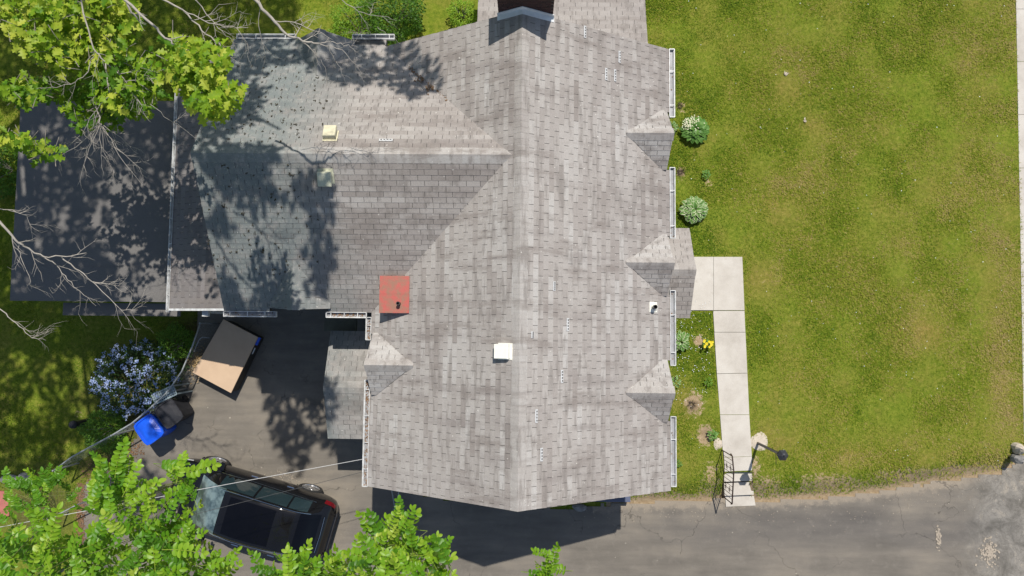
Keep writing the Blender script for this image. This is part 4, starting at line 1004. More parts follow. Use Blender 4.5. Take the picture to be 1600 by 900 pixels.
# ------------------------------------------------------------------ locust tree, bottom left: compound leaves
loc = thing('locust_tree', 'tall locust tree with bright compound leaves in front of the car at the bottom left', 'tree', (-6.0, -10.5, 0))
LV, LF, LT = leaf_proto('oval', 6)
def frond(seed, n=7):
    rnd = random.Random(seed); V = []; F = []; T = []
    def put(org, ang, s, lt):
        nonlocal V, F, T
        b = len(V); ca, sa = math.cos(ang), math.sin(ang); tip = rnd.uniform(-.5, .5); tw_ = rnd.uniform(-.5, .5)
        for (x, y, z), t in zip(LV, LT):
            x *= s; y *= s; z *= s; z += y * tip + x * tw_
            V.append((org[0] + x * ca - y * sa, org[1] + x * sa + y * ca, org[2] + z)); T.append(t + lt)
        F += [tuple(i + b for i in f) for f in LF]
    curve = rnd.uniform(-.25, .25)
    P = lambda t: (curve * t * t, t, -.22 * t * t)
    for i in range(1, n + 1):
        t = .18 + .76 * i / n
        for sg in (-1, 1): put(P(t), sg * -1 * rnd.uniform(1.0, 1.35), rnd.uniform(.145, .185) * (1.1 - .25 * abs(t - .55)), rnd.uniform(-.10, .10))
    put(P(.97), rnd.uniform(-.2, .2), .19, .12)
    # midrib
    m_ = MB(); m_.tube([P(t) for t in (0, .33, .66, 1)], [.008, .007, .006, .004], 4, cap=False); b = len(V)
    V += m_.v; F += [tuple(i + b for i in f) for f in m_.f]; T += [.35] * len(m_.v)
    return V, F, T
fr = []
for i in range(5):
    V, F, T = frond(i, 6 + i % 3)
    fr.append([pmesh('leaf', V, F, T, tb, M['locust']) for tb in (.22, .38, .52, .66, .8)])
LREG = [([(10, 748), (40, 738), (108, 745), (118, 778), (80, 800), (55, 850), (0, 870), (0, 775)], 12.0, 60, .24, .34),
        ([(0, 838), (70, 812), (120, 850), (145, 835), (142, 735), (160, 722), (185, 720), (212, 745), (212, 765), (250, 770), (262, 722), (300, 727), (318, 748), (304, 780), (292, 835), (330, 865), (360, 890), (368, 940), (0, 940)], 15.3, 225, .5, .34),
        ([(398, 880), (440, 872), (465, 864), (475, 878), (520, 872), (556, 864), (560, 940), (395, 940)], 15.2, 60, .54, .33),
        ([(560, 838), (578, 815), (600, 815), (625, 805), (655, 828), (690, 846), (705, 855), (690, 880), (705, 940), (560, 940)], 15.4, 84, .62, .32),
        ([(832, 885), (848, 866), (866, 864), (878, 885), (882, 940), (832, 940)], 15.6, 12, .58, .30)]
nleaf = 0; more = []; LL = loc.location; hubs = []
for poly, z, cnt, tb, fs_ in LREG:
    xs = [p[0] for p in poly]; ys_ = [p[1] for p in poly]; k = 0; base_z = z
    while k < cnt:
        x, y = rg.uniform(min(xs), max(xs)), rg.uniform(min(ys_), max(ys_))
        if not inpoly(x, y, poly): continue
        zz_ = base_z + rg.gauss(0, .22); c_ = at(x, y, zz_)
        # leaves spread up and outwards from the branch
        a = rg.uniform(-1.7, 1.7); s_ = fs_ * rg.uniform(.75, 1.15) * .80
        dr_ = Vector((-math.sin(a), math.cos(a), 0)); p_ = c_ - dr_ * s_ * .5
        if nleaf >= 300 - 12 and cnt != 12:
            more.append((p_, rg.gauss(.12, .3), rg.gauss(0, .35), a, s_, tb + rg.gauss(0, .2))); hubs.append(p_); k += 1; continue
        ob = bpy.data.objects.new('leaf', fr[rg.randrange(5)][min(4, max(0, int((tb + rg.gauss(0, .2)) * 5)))]); COL.objects.link(ob); ob.parent = loc
        ob.location = p_ - LL; ob.rotation_euler = Euler((rg.gauss(.12, .3), rg.gauss(0, .35), a), 'XYZ'); ob.scale = (s_,) * 3
        hubs.append(p_); k += 1; nleaf += 1
# branches that carry them
TL = Vector(LL)
branch([TL, TL + Vector((0, .1, 5)), TL + Vector((.2, .6, 10)), TL + Vector((.3, 1.6, 14))], .26, .12, parent=loc, n=10, name='trunk')
tips = [[(-60, 1000), (60, 920), (150, 850), (175, 770)], [(40, 1000), (200, 900), (270, 820), (290, 750)], [(250, 1100), (330, 960), (345, 900)], [(400, 1100), (470, 960), (500, 890)],
        [(600, 1150), (620, 1000), (628, 900), (640, 850)], [(628, 930), (665, 880), (690, 862)], [(870, 1150), (862, 960), (855, 890)], [(-80, 900), (30, 860), (90, 800)]]
for tp in tips:
    z = 15.0 if tp[0][0] != -80 else 11.6
    pts = [at(x, y, z - .25 + .1 * i) for i, (x, y) in enumerate(tp)]
    branch(pts, .022, .006, mat=M['bark'], parent=loc); st = TL + Vector((.25, 1.2, 12.8 if z > 12 else 10.5)); branch([st, st.lerp(pts[0], .5) + Vector((0, 0, .3)), pts[0]], .08, .022, parent=loc)
tw = MB()
for h in hubs:
    tgt = min((at(x, y, 15.0 if h.z > 13 else 11.7) for tp in tips for x, y in tp), key=lambda q: (q - h).length); d = (tgt - h)
    if d.length > .45: d = d.normalized() * .45
    tw.tube([h + d, h + d * .5 + Vector((0, 0, .02)), h], [.0032, .0028, .002], 4, cap=False)
tw.build('twigs', M['stem'], loc, kind='stuff')
ft_v, ft_f, ft_t = frond(9, 7)
P_ = np.stack([RNG.normal(-6, 2.2, 420), RNG.normal(-10.5, 1.7, 420), RNG.uniform(11.5, 16.5, 420)], -1); ex, ey = proj(P_); P_ = P_[ey > 1020]; k = len(P_)
quads = np.array([f for f in ft_f if len(f) == 4])
scatter('leaves', ft_v, quads, ft_t, [tuple(m[0]) for m in more], rots(np.array([m[3] for m in more]), np.array([m[1] for m in more]), np.array([m[2] for m in more])), [m[4] for m in more], [min(1, max(0, m[5])) for m in more], M['locust'], loc, kind='stuff')
scatter('far_leaves', ft_v, quads, ft_t, P_, rots(RNG.uniform(0, 6.28, k), RNG.normal(0, .4, k), RNG.normal(0, .4, k)), RNG.uniform(.3, .4, k), RNG.uniform(.3, .7, k), M['locust'], loc, kind='stuff')

# ------------------------------------------------------------------ shrubs
def shrub(name, label, cat, px, py, rx, ry, h, mat, n, ls, z0=0.0, seed=1, proto='small', tone=(.2, .8), group=None, shape=1.0):
    c_ = at(px, py, z0 + h * .5); c_.z = z0; o = thing(name, label, cat, c_, group)
    rr = np.random.default_rng(seed); V, F, T = leaf_proto(proto, 4)
    d = rr.normal(size=(n, 3)); d /= np.linalg.norm(d, axis=1)[:, None]; r = rr.uniform(.55, 1.03, n) ** .5
    lump = 1 + .22 * np.sin(d[:, 0] * 5 + seed) * np.cos(d[:, 1] * 6 + seed * 2)
    P = d * (r * lump)[:, None] * np.array([[rx, ry, h * .55]]) + np.array([[c_.x, c_.y, z0 + h * .5]]); P[:, 2] = np.maximum(P[:, 2], z0 + .03)
    tn = rr.uniform(*tone, n)
    scatter('foliage', V, F, T, P, rots(np.arctan2(d[:, 1], d[:, 0]) - PI / 2 + rr.normal(0, .7, n), rr.normal(.1, .5, n), rr.normal(0, .5, n)), rr.uniform(.7, 1.3, n) * ls, tn, mat, o, kind='stuff')
    m_ = MB(); rnd = random.Random(seed)
    for _ in range(6):
        a = rnd.uniform(0, 2 * PI); m_.tube([(c_.x, c_.y, z0 - .03), (c_.x + rx * .3 * math.cos(a), c_.y + ry * .3 * math.sin(a), z0 + h * .4), (c_.x + rx * .7 * math.cos(a), c_.y + ry * .7 * math.sin(a), z0 + h * .75)], [.018, .012, .006], 5)
    m_.build('stems', M['bark'], o, kind='stuff')
    return o, c_
shrub('shrub', 'dense dark green shrub behind the wing, north of its short gutter', 'shrub', 612, 22, .95, .85, 1.7, M['bush'], 5200, .07, seed=2, tone=(.0, .8))
shrub('shrub', 'bright green loose shrub left of the dark one, behind the dormer', 'shrub', 555, 40, .75, .8, 1.1, M['ybush'], 3000, .06, seed=3, tone=(.1, .8))
shrub('shrub', 'small yellow-green bush beside the north rake, near the chimney', 'shrub', 722, 22, .42, .42, .7, M['ybush'], 1300, .06, seed=4, tone=(.4, 1))
shrub('shrub', 'fine-leaved green shrub beside the fence, above the blue-flowered bush', 'shrub', 275, 535, .5, .5, .9, M['bush'], 2600, .05, seed=5, tone=(.3, 1))
shrub('shrub', 'feathery light green shrub between the black bollard and the fence', 'shrub', 163, 672, .58, .62, .9, M['bush'], 3200, .055, seed=6, tone=(.3, 1))
shrub('shrub', 'bright green shrub in shade on the lawn at the left edge, above the carport corner', 'shrub', 8, 262, .6, .9, .7, M['bush'], 2600, .07, seed=16, tone=(.2, .9))
bo, bc = shrub('flowering_shrub', 'dark shrub covered with pale blue flower heads beside the wire fence', 'shrub', 215, 592, 1.28, 1.05, 1.15, M['dbush'], 4600, .075, seed=7, tone=(.0, .7))
rr = np.random.default_rng(70); FV = []; FF = []; FT = []; nfl = 250
pet = [];
for k in range(5):
    a = 2 * PI * k / 5; b = len(FV); FV += [(0, 0, .1), (math.cos(a - .4) * .6, math.sin(a - .4) * .6, .16), (math.cos(a), math.sin(a), .05), (math.cos(a + .4) * .6, math.sin(a + .4) * .6, .16)]; FF.append((b, b + 1, b + 2, b + 3)); FT += [.25, 0, 0, 0]
P = []
for _ in range(nfl):
    d = rr.normal(size=3); d[2] = abs(d[2]) * 1.0 + .25; d /= np.linalg.norm(d); c0 = np.array([bc.x, bc.y, .55]) + d * np.array([1.28, 1.08, .68]) * rr.uniform(.88, 1.1)
    hx = rr.integers(5, 13)
    for _ in range(hx): P.append(c0 + rr.normal(0, 1, 3) * np.array([.035, .035, .02]))
P = np.array(P); k = len(P)
scatter('flowers', FV, np.array(FF), FT, P, rots(rr.uniform(0, 6, k), rr.normal(0, .4, k), rr.normal(0, .4, k)), rr.uniform(.016, .028, k), rr.uniform(.1, .9, k), M['flowerb'], bo, kind='stuff')

HV, HF, HT = leaf_proto('hosta', 6)
def hosta(label, px, py, r, n, tb, z0=.45, seed=1, name='hosta', cat='plant', mats=None, rise=.3):
    c_ = at(px, py, z0 + .15); c_.z = z0; o = thing(name, label, cat, c_, None); rnd = random.Random(seed)
    ms = [pmesh('leaf', HV, HF, [t * tb for t in HT] , .05 + .1 * i, mats or M['hosta']) for i in range(4)]
    n = int(n * 1.4)
    for k in range(n):
        ring = (k / n) ** .6; a = k * 2.399 + rnd.uniform(-.2, .2); s_ = r * rnd.uniform(.30, .44); rad = r * .62 * ring
        ob = bpy.data.objects.new('leaf', ms[rnd.randrange(4)]); COL.objects.link(ob); ob.parent = o
        ob.location = (-math.sin(a) * rad, math.cos(a) * rad, .06 + rise * (1 - ring * .55) * (r / .45)); ob.rotation_euler = Euler((.5 * (1 - ring) + rnd.uniform(-.15, .15), rnd.uniform(-.25, .25), a), 'XYZ'); ob.scale = (s_, s_, s_)
    return o
hosta('large round green hosta with cream flowers on its upper left side', 1086, 203, .46, 64, .35, seed=1)
shc = at(1078, 194, .8)
m_ = MB(); rnd = random.Random(3)
for _ in range(150):
    q = at(1086 + rnd.gauss(-7, 9), 203 + rnd.gauss(-11, 6), .78 + rnd.uniform(-.05, .1)); a = rnd.uniform(0, PI); e1 = Vector((math.cos(a), math.sin(a), .3)) * .028; e2 = Vector((-math.sin(a), math.cos(a), 0)) * .014
    if ((q - at(1086, 203, .78)).length) < .44: m_.add([q - e1, q - e2, q + e1, q + e2], [(0, 1, 2, 3)])
hob = [o for o in COL.objects if o.name.startswith('hosta')][0]
m_.build('flowers', simple('cream_petal', (.75, .73, .55), (.66, .64, .42), 20, .6), hob, kind='stuff')
hosta('round hosta with broad white leaf margins, between the two east dormers', 1084, 328, .45, 70, 1.25, seed=2)
hosta('pale variegated hosta half hidden by the gutter, below the entrance canopy', 1062, 533, .36, 26, 1.1, seed=3)
hosta('small variegated hosta leaves showing at the third east dormer', 1055, 597, .22, 10, 1.1, seed=4)
hosta('cream-leaved plant peeping out in front of the first east dormer', 1049, 198, .24, 12, 1.1, seed=5)
hosta('tiny green plant in a scrape of bare soil, right of the second gutter', 1104, 272, .17, 14, .3, seed=6, name='seedling')
hosta('small bright green plant on the lawn between the third dormer and the walk', 1108, 597, .17, 16, .2, seed=7, name='seedling', mats=M['ybush'])
hosta('small grey-green plant in bare soil left of the steps', 1114, 680, .20, 18, .55, seed=8, name='seedling')
hosta('weedy tuft beside the gutter at the lower east corner', 1061, 725, .13, 12, .2, seed=9, name='seedling')
yo = hosta('yellow-flowered plant beside the front walk', 1104, 537, .16, 12, .1, seed=10, name='flowering_plant')
m_ = MB(); rnd = random.Random(6)
for _ in range(14):
    c_ = Vector((rnd.gauss(0, .09), rnd.gauss(0, .05), .3)) + yo.location
    for k in range(6):
        a = k * PI / 3; d = Vector((math.cos(a), math.sin(a), .2)) * .042; e = Vector((-math.sin(a), math.cos(a), 0)) * .017; m_.add([c_, c_ + d * .6 - e, c_ + d, c_ + d * .6 + e], [(0, 1, 2, 3)], rnd.random())
m_.build('flowers', M['flowery'], yo, kind='stuff')
def drytuft(label, px, py, r, seed):
    c_ = at(px, py, .5); c_.z = .43; o = thing('dead_plant', label, 'plant', c_); m_ = MB(); rnd = random.Random(seed)
    for _ in range(90):
        a = rnd.uniform(0, 2 * PI); d = Vector((math.cos(a), math.sin(a), rnd.uniform(.2, 1.4))).normalized() * r * rnd.uniform(.4, 1.1); e = Vector((-math.sin(a), math.cos(a), 0)) * .005
        m_.add([c_ - e, c_ + e, c_ + d * .6 + e + Vector((0, 0, .01)), c_ + d], [(0, 1, 2, 3)], rnd.random())
    m_.build('stalks', M['dry'], o, kind='stuff')
drytuft('dark withered plant in a bare patch above the steps, near the third dormer', 1081, 632, .24, 1)
drytuft('brown withered plant at the gutter end below the first dormer', 1064, 268, .2, 2)
drytuft('withered brown stalks beside the topmost east gutter', 1063, 165, .16, 3)

# ------------------------------------------------------------------ grass blades
def blades(name, label, n, reg, tonefn, seed, lmin=.03, lmax=.08, w=.0115):
    r = np.random.default_rng(seed); x = r.uniform(reg[0], reg[1], n); y = r.uniform(reg[2], reg[3], n); z = hgt(x, y)
    px, py = proj(np.stack([x, y, z], -1)); ok = (px > -30) & (px < 1630) & (py > -30) & (py < 930)
    ok &= ~drive_mask(x, y - .04)
    ok &= ~((x > XW + .2) & (x < XE - .2) & (y > YS + .1) & (y < YN + 4)) & ~((x > -9.1) & (x < XW) & (y > .5) & (y < 6.9))
    wk = [(v.x, v.y) for v in quadpx([(1040, 399), (1162, 399), (1166, 490), (1180, 795), (1131, 795), (1112, 487), (1040, 487)], .45)]
    ok &= ~inpoly(x, y, wk) & ~((x > at(1586, 0, .45).x - .05 + (y > 99)) & (px > 1586 + (py / 50)))
    dd = np.zeros(n); mm = np.zeros(n)
    for (a, b, rx, ry, s) in DIRT: dd = np.maximum(dd, s * np.exp(-(((px - a) / rx) ** 2 + ((py - b) / ry) ** 2)))
    for (a, b, rx, ry, s) in MUL: mm = np.maximum(mm, s * np.exp(-(((px - a) / rx) ** 2 + ((py - b) / ry) ** 2)))
    e_ = np.where(x > 2.5, np.exp(-np.clip((y - ye(x)), 0, 9) / .34) * .95 * (.6 + .7 * vnoise(x, y, .9, 12)), 0); dd = np.maximum(dd, e_)
    ok &= r.random(n) > np.clip(dd * 1.35 + mm * .9 + (vnoise(x, y, .3, 9) - .6) * .5, 0, .97)
    x, y, z, px, py = x[ok], y[ok], z[ok], px[ok], py[ok]; k = len(x)
    a = r.uniform(0, 2 * PI, k); L = r.uniform(lmin, lmax, k); up = r.uniform(.2, .9, k)
    d = np.stack([np.cos(a) * L, np.sin(a) * L, L * up], -1); e = np.stack([-np.sin(a), np.cos(a), np.zeros(k)], -1) * w
    b0 = np.stack([x, y, z - .003], -1); V = np.stack([b0 - e, b0 + e, b0 + d], 1).reshape(-1, 3); F = np.arange(3 * k).reshape(-1, 3)
    dr = np.zeros(k)
    for (a_, b_, rx, ry, s) in DRY: dr = np.maximum(dr, s * np.exp(-(((px - a_) / rx) ** 2 + ((py - b_) / ry) ** 2)))
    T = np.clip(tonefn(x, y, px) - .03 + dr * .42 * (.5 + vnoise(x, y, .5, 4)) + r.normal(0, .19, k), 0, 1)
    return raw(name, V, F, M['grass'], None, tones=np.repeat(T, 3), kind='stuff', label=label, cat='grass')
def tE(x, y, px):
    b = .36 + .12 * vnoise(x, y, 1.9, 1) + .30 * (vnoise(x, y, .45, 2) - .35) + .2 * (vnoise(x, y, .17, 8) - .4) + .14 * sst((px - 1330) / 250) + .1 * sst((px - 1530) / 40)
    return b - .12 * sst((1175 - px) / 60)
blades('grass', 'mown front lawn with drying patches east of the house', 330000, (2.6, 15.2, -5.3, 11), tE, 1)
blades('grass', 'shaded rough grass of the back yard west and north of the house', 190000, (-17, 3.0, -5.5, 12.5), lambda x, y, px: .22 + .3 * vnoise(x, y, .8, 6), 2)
def fall(label, lst, seed, name='fallen_leaf', size=.07):
    rnd = random.Random(seed)
    for (px, py, s_) in lst:
        m_ = MB(); c_ = at(px, py, .5)
        for k in range(4):
            a = rnd.uniform(0, 2 * PI); e1 = Vector((math.cos(a), math.sin(a), .15)) * size * s_; e2 = Vector((-math.sin(a), math.cos(a), .1)) * size * s_ * .35; o = c_ + Vector((rnd.gauss(0, .03), rnd.gauss(0, .03), 0))
            m_.add([o - e1, o - e2, o + e1, o + e2 + Vector((0, 0, .015))], [(0, 1, 2, 3)])
        m_.build(name, M['pale_stone'], None, label=label[lst.index((px, py, s_))], cat='leaf')
fall(['crumpled pale leaf on the lawn, left of the upper drying patch', 'yellowish curled leaf on the lawn, right of the big flowering hosta'], [(1228, 114, 1.0), (1257, 189, .8)], 1)

m_ = MB(); rnd = random.Random(44)
for _ in range(380):
    if rnd.random() < .5: q = at(rnd.uniform(1056, 1118), rnd.uniform(470, 640), .47)
    else: q = at(rnd.uniform(1060, 1580), rnd.uniform(0, 730), .47)
    if 1110 < proj(q)[0] < 1182 and proj(q)[1] > 380: continue
    z_ = float(hgt(np.array([q.x]), np.array([q.y]))[0]) + rnd.uniform(.03, .06); a = rnd.uniform(0, PI); r_ = rnd.uniform(.006, .015); e1 = Vector((math.cos(a), math.sin(a), .2)) * r_; e2 = Vector((-math.sin(a), math.cos(a), -.1)) * r_; q.z = z_
    m_.add([q - e1, q - e2, q + e1, q + e2], [(0, 1, 2, 3)], rnd.random())
m_.build('clover_flowers', M['flash'], None, kind='stuff', label='tiny white clover heads sprinkled over the front lawn', cat='flowers')
# ------------------------------------------------------------------ iron railing, lamp post, stones by the steps
b1, b2 = at(1128, 703, .47), at(1128, 774, .05)
rl = thing('stair_railing', 'black wrought-iron railing with scroll panels on the left of the concrete steps', 'railing', (b1.x, b1.y, .45))
def rt(t, h): p = b1.lerp(b2, t); return Vector((p.x, p.y, .47 - .42 * sst((t - .25) / .75) + h))
hT = 1.0
top = [rt(-.03, hT - .12), rt(.0, hT), rt(.30, hT + .02), rt(1.0, hT)]
MB().tube([rt(0, -.1), rt(0, hT)], .016, 6).build('post', M['iron'], rl); MB().tube([rt(1, -.1), rt(1, hT)], .016, 6).build('post', M['iron'], rl)
MB().tube(top + [rt(1.02, hT - .1)], .02, 6).build('handrail', M['iron'], rl); MB().tube([rt(0, .13), rt(.3, .12), rt(1, .12)], .012, 6).build('bottom_rail', M['iron'], rl)
nb = 11
for k in range(1, nb):
    t = k / nb
    if k in (3, 8):
        m_ = MB()
        for sg in (-1, 1):
            for q in (.35, .72):
                pts = []
                for j in range(14):
                    a = j / 13 * 2.6 * PI; r_ = .075 * (1 - j / 17); pts.append(rt(t + sg * .028 + r_ * math.cos(a) / 1.45 * .9, q + r_ * math.sin(a)))
                m_.tube(pts, .006, 4)
        m_.build('scroll_panel', M['iron'], rl)
    MB().tube([rt(t, .12), rt(t, hT)], .0075, 5).build('baluster', M['iron'], rl)
lb = at(1183, 692, .42)
lp = thing('lamp_post', 'black garden lamp post leaning out beside the top of the steps', 'lamp post', lb)
MB().tube([lb - Vector((0, 0, .1)), lb + Vector((0, 0, 1.72))], .038, 10).build('post', M['post'], lp)
MB().tube([lb + Vector((0, .02, 1.5)), lb + Vector((0, -.33, 1.5))], .009, 6).build('crossbar', M['post'], lp)
ln = MB(); ln.lathe(lb + Vector((0, 0, 1.72)), [(.04, 0), (.06, .03), (.03, .05)], 8); ln.lathe(lb + Vector((0, 0, 1.98)), [(.155, 0), (.15, .02), (.07, .10), (.03, .12), (.012, .17)], 6)
for k in range(6):
    a = 2 * PI * k / 6; ln.tube([lb + Vector((math.cos(a) * .06, math.sin(a) * .06, 1.76)), lb + Vector((math.cos(a) * .145, math.sin(a) * .145, 1.99))], .007, 4)
ln.build('lantern', M['post'], lp)
MB().lathe(lb + Vector((0, 0, 1.76)), [(.05, 0), (.125, .22)], 6).build('lantern_glass', simple('frosted_glass', (.45, .45, .42), (.4, .4, .37), 5, .3), lp)
def flatstone(label, px, py, rx, ry, z, h, mat, seed, name='stone', cat='stone', rough=.18):
    c_ = at(px, py, z + h); MB().blob((c_.x, c_.y, z + h * .2), rx, ry, h, seed, rough, 14, 6).build(name, mat, None, label=label, cat=cat, smooth=False)
flatstone('flat pale stone at the foot of the lamp post', 1187, 690, .27, .34, .42, .06, M['pale_stone'], 3)
flatstone('flat pale stone left of the walk above the railing', 1122, 694, .13, .22, .42, .05, M['pale_stone'], 4)
flatstone('pale boulder with a dark hollow at the right edge of the lawn above the drive', 1597, 702, .15, .16, .42, .28, M['pale_stone'], 5, 'boulder', 'boulder', .3)
flatstone('dark boulder just below the pale one at the right edge', 1596, 718, .2, .12, .40, .22, M['stone'], 6, 'boulder', 'boulder', .3)
flatstone('broad grey stone at the left edge below the shaded lawn', 12, 750, .3, .16, .03, .12, M['stone'], 7, 'boulder', 'boulder')
flatstone('smaller grey stone right of the broad one near the left edge', 36, 746, .2, .14, .03, .12, M['stone'], 8, 'boulder', 'boulder')
for i, (x0, y0, x1, y1, lab) in enumerate([(-14, 766, 14, 812, 'reddish paving slab at the left edge below the grey stones'), (20, 838, 36, 852, 'small red paving piece among the low locust leaves')]):
    q = [at(x, y, .08) for x, y in ((x0, y1), (x1, y1 - 6), (x1, y0 + 3), (x0, y0))]; MB().slab(q, (0, 0, -.09)).build('paving_slab', M['red_paver'], None, label=lab, cat='paving slab')
# curb of leaf litter at the corner of the court
m_ = MB(); rnd = random.Random(12)
for _ in range(1500):
    if rnd.random() < .6: q = at(rnd.gauss(126, 3.5), rnd.uniform(755, 850), .012)
    else: q = at(rnd.uniform(125, 215), 0, .012); t = rnd.random(); q = at(130 + 90 * t + rnd.gauss(0, 6), 742 - 40 * t + rnd.gauss(0, 7), .014)
    a = rnd.uniform(0, PI); r_ = rnd.uniform(.012, .035); e1 = Vector((math.cos(a), math.sin(a), .2)) * r_; e2 = Vector((-math.sin(a), math.cos(a), -.1)) * r_ * .6; q.z += rnd.uniform(0, .02); m_.add([q - e1, q - e2, q + e1, q + e2], [(0, 1, 2, 3)], rnd.random())
m_.build('leaf_litter', M['litter'], None, kind='stuff', label='brown fallen leaves along the left edge of the parking court', cat='leaves')
gm = MB(); rnd = random.Random(13)
for _ in range(520):
    px, py = (rnd.gauss(448, 18), rnd.gauss(745, 6)) if rnd.random() < .3 else (rnd.uniform(880, 1600), 0)
    q = at(px, py, 0)
    if py == 0: q = Vector((q.x, float(ye(q.x)) - abs(rnd.gauss(0, .4)), 0)); 
    r_ = rnd.uniform(.004, .013); gm.obox((q.x, q.y, .006), (r_, 0, 0), (r_ * .3, r_ * .8, 0), (0, 0, r_ * .6), rnd.random())
gm.build('gravel', M['grit'], None, kind='stuff', label='loose pale grit along the edge of the drive', cat='gravel')
for (px, py, rx, ry, n_, lab) in ((1545, 862, 10, 16, 170, 'crumbled pale stones in a broken patch of the drive at lower right'), (1466, 838, 3, 14, 60, 'line of pale rubble in a crack across the drive at lower right')):
    m_ = MB(); rnd = random.Random(n_)
    for _ in range(n_):
        q = at(rnd.gauss(px, rx / 1.5), rnd.gauss(py, ry / 1.5), 0); r_ = rnd.uniform(.008, .035); a = rnd.uniform(0, PI)
        m_.obox((q.x, q.y, .004), (r_ * math.cos(a), r_ * math.sin(a), 0), (-r_ * .7 * math.sin(a), r_ * .7 * math.cos(a), 0), (0, 0, r_ * .35), rnd.random() * .5)
    m_.build('rubble', M['grit'], None, kind='stuff', label=lab, cat='rubble')
# soil heap and blue-grey panel by the south gable
p_ = at(946, 775, .3); q_ = at(984, 783, .3)
MB().box(p_.x - .6, q_.x, q_.y, q_.y + .5, .15, .42).build('cellar_hatch', M['blue_panel'], None, label='blue-grey cellar hatch half hidden under the south gable eave', cat='hatch')
flatstone('brown rock in the shade under the south gable', 906, 794, .22, .12, 0, .1, M['stone'], 17, 'rock', 'rock')
a_, b_ = at(612, 766, 1.6), at(617, 795, .02); st = thing('metal_stand', 'thin white A-shaped metal stand in the shade below the south-west gable', 'stand', (b_.x, b_.y, 0))
MB().tube([a_, b_], .016, 6).build('leg', M['lattice'], st); MB().tube([a_ + Vector((.2, .02, 0)), b_ + Vector((.06, 0, 0))], .016, 6).build('leg', M['lattice'], st)
MB().tube([b_ + Vector((-.05, 0, .02)), b_ + Vector((.14, 0, .02))], .014, 6).build('crossbar', M['lattice'], st)

# ------------------------------------------------------------------ chain-link fence
fp = [(313, 505), (301, 540), (284, 580), (262, 612), (232, 640), (205, 662), (175, 680), (143, 697), (112, 714), (84, 735)]
FP = [at(x, y, 1.12) for x, y in fp]
fn = thing('wire_fence', 'chain-link fence with a pale top rail running between the lawn and the parking court', 'fence', (FP[0].x, FP[0].y, 0))
MB().tube(FP, .022, 7).build('top_rail', M['galv'], fn, smooth=True)
for k in (0, 3, 6, 9): MB().tube([(FP[k].x, FP[k].y, -.1), (FP[k].x, FP[k].y, 1.17)], .024, 7).build('post', M['galv'], fn)
m_ = MB(); cum = [0]
for i in range(len(FP) - 1): cum.append(cum[-1] + (FP[i + 1] - FP[i]).length)
def along(s):
    s = min(max(s, 0), cum[-1]); i = max(k for k in range(len(cum)) if cum[k] <= s + 1e-9); i = min(i, len(FP) - 2); return FP[i].lerp(FP[i + 1], (s - cum[i]) / (cum[i + 1] - cum[i]))
s = -1.1
while s < cum[-1]:
    for sg in (1, -1):
        pts = []
        for j in range(5):
            h = j / 4 * 1.08; ss = s + (h if sg > 0 else 1.08 - h)
            if 0 <= ss <= cum[-1]: p = along(ss); pts.append(Vector((p.x, p.y, .02 + h)))
        if len(pts) > 1: m_.tube(pts, .0011, 3, cap=False)
    s += .075
m_.build('wire_mesh', M['galv'], fn, kind='stuff')
f2 = [at(75, 812, .9), at(120, 789, .9)]
fo2 = thing('short_fence', 'short piece of metal rail beside the leaf litter at lower left', 'fence', (f2[0].x, f2[0].y, 0))
MB().tube(f2, .02, 6).build('top_rail', M['galv'], fo2)
for p in f2: MB().tube([(p.x, p.y, -.1), (p.x, p.y, .92)], .02, 6).build('post', M['galv'], fo2)
hs = [at(x, y, .45) for x, y in ((303, 549), (311, 531), (316, 527), (327, 528))]
hr = thing('hand_hoop', 'thin bent metal hoop between the fence and the tan-topped box', 'hoop', (hs[0].x, hs[0].y, 0))
MB().tube([Vector((hs[0].x, hs[0].y, 0))] + hs + [Vector((hs[-1].x, hs[-1].y, 0))], .012, 6).build('hoop_tube', M['galv'], hr)
# cables to the house corner
def cable(label, p, q, sag, r, mat):
    pts = []
    for i in range(25):
        t = i / 24; v = p.lerp(q, t); v.z -= sag * 4 * t * (1 - t); pts.append(v)
    MB().tube(pts, r, 5).build('overhead_cable', mat, None, label=label, cat='cable')
ea = Vector((XW - .13, at(571, 717, HE).y, HE + .05)); far = at(-60, 850, 5.2)
cable('white overhead cable crossing the car from the house gutter', ea, at(-400, 900, 6.0), .1, .006, M['wire_w'])
cable('dark overhead cable from the south-west roof corner to the left', Vector((XW + .3, YS + .4, HE - .3)), at(-300, 960, 6.0), .15, .006, M['wire_k'])

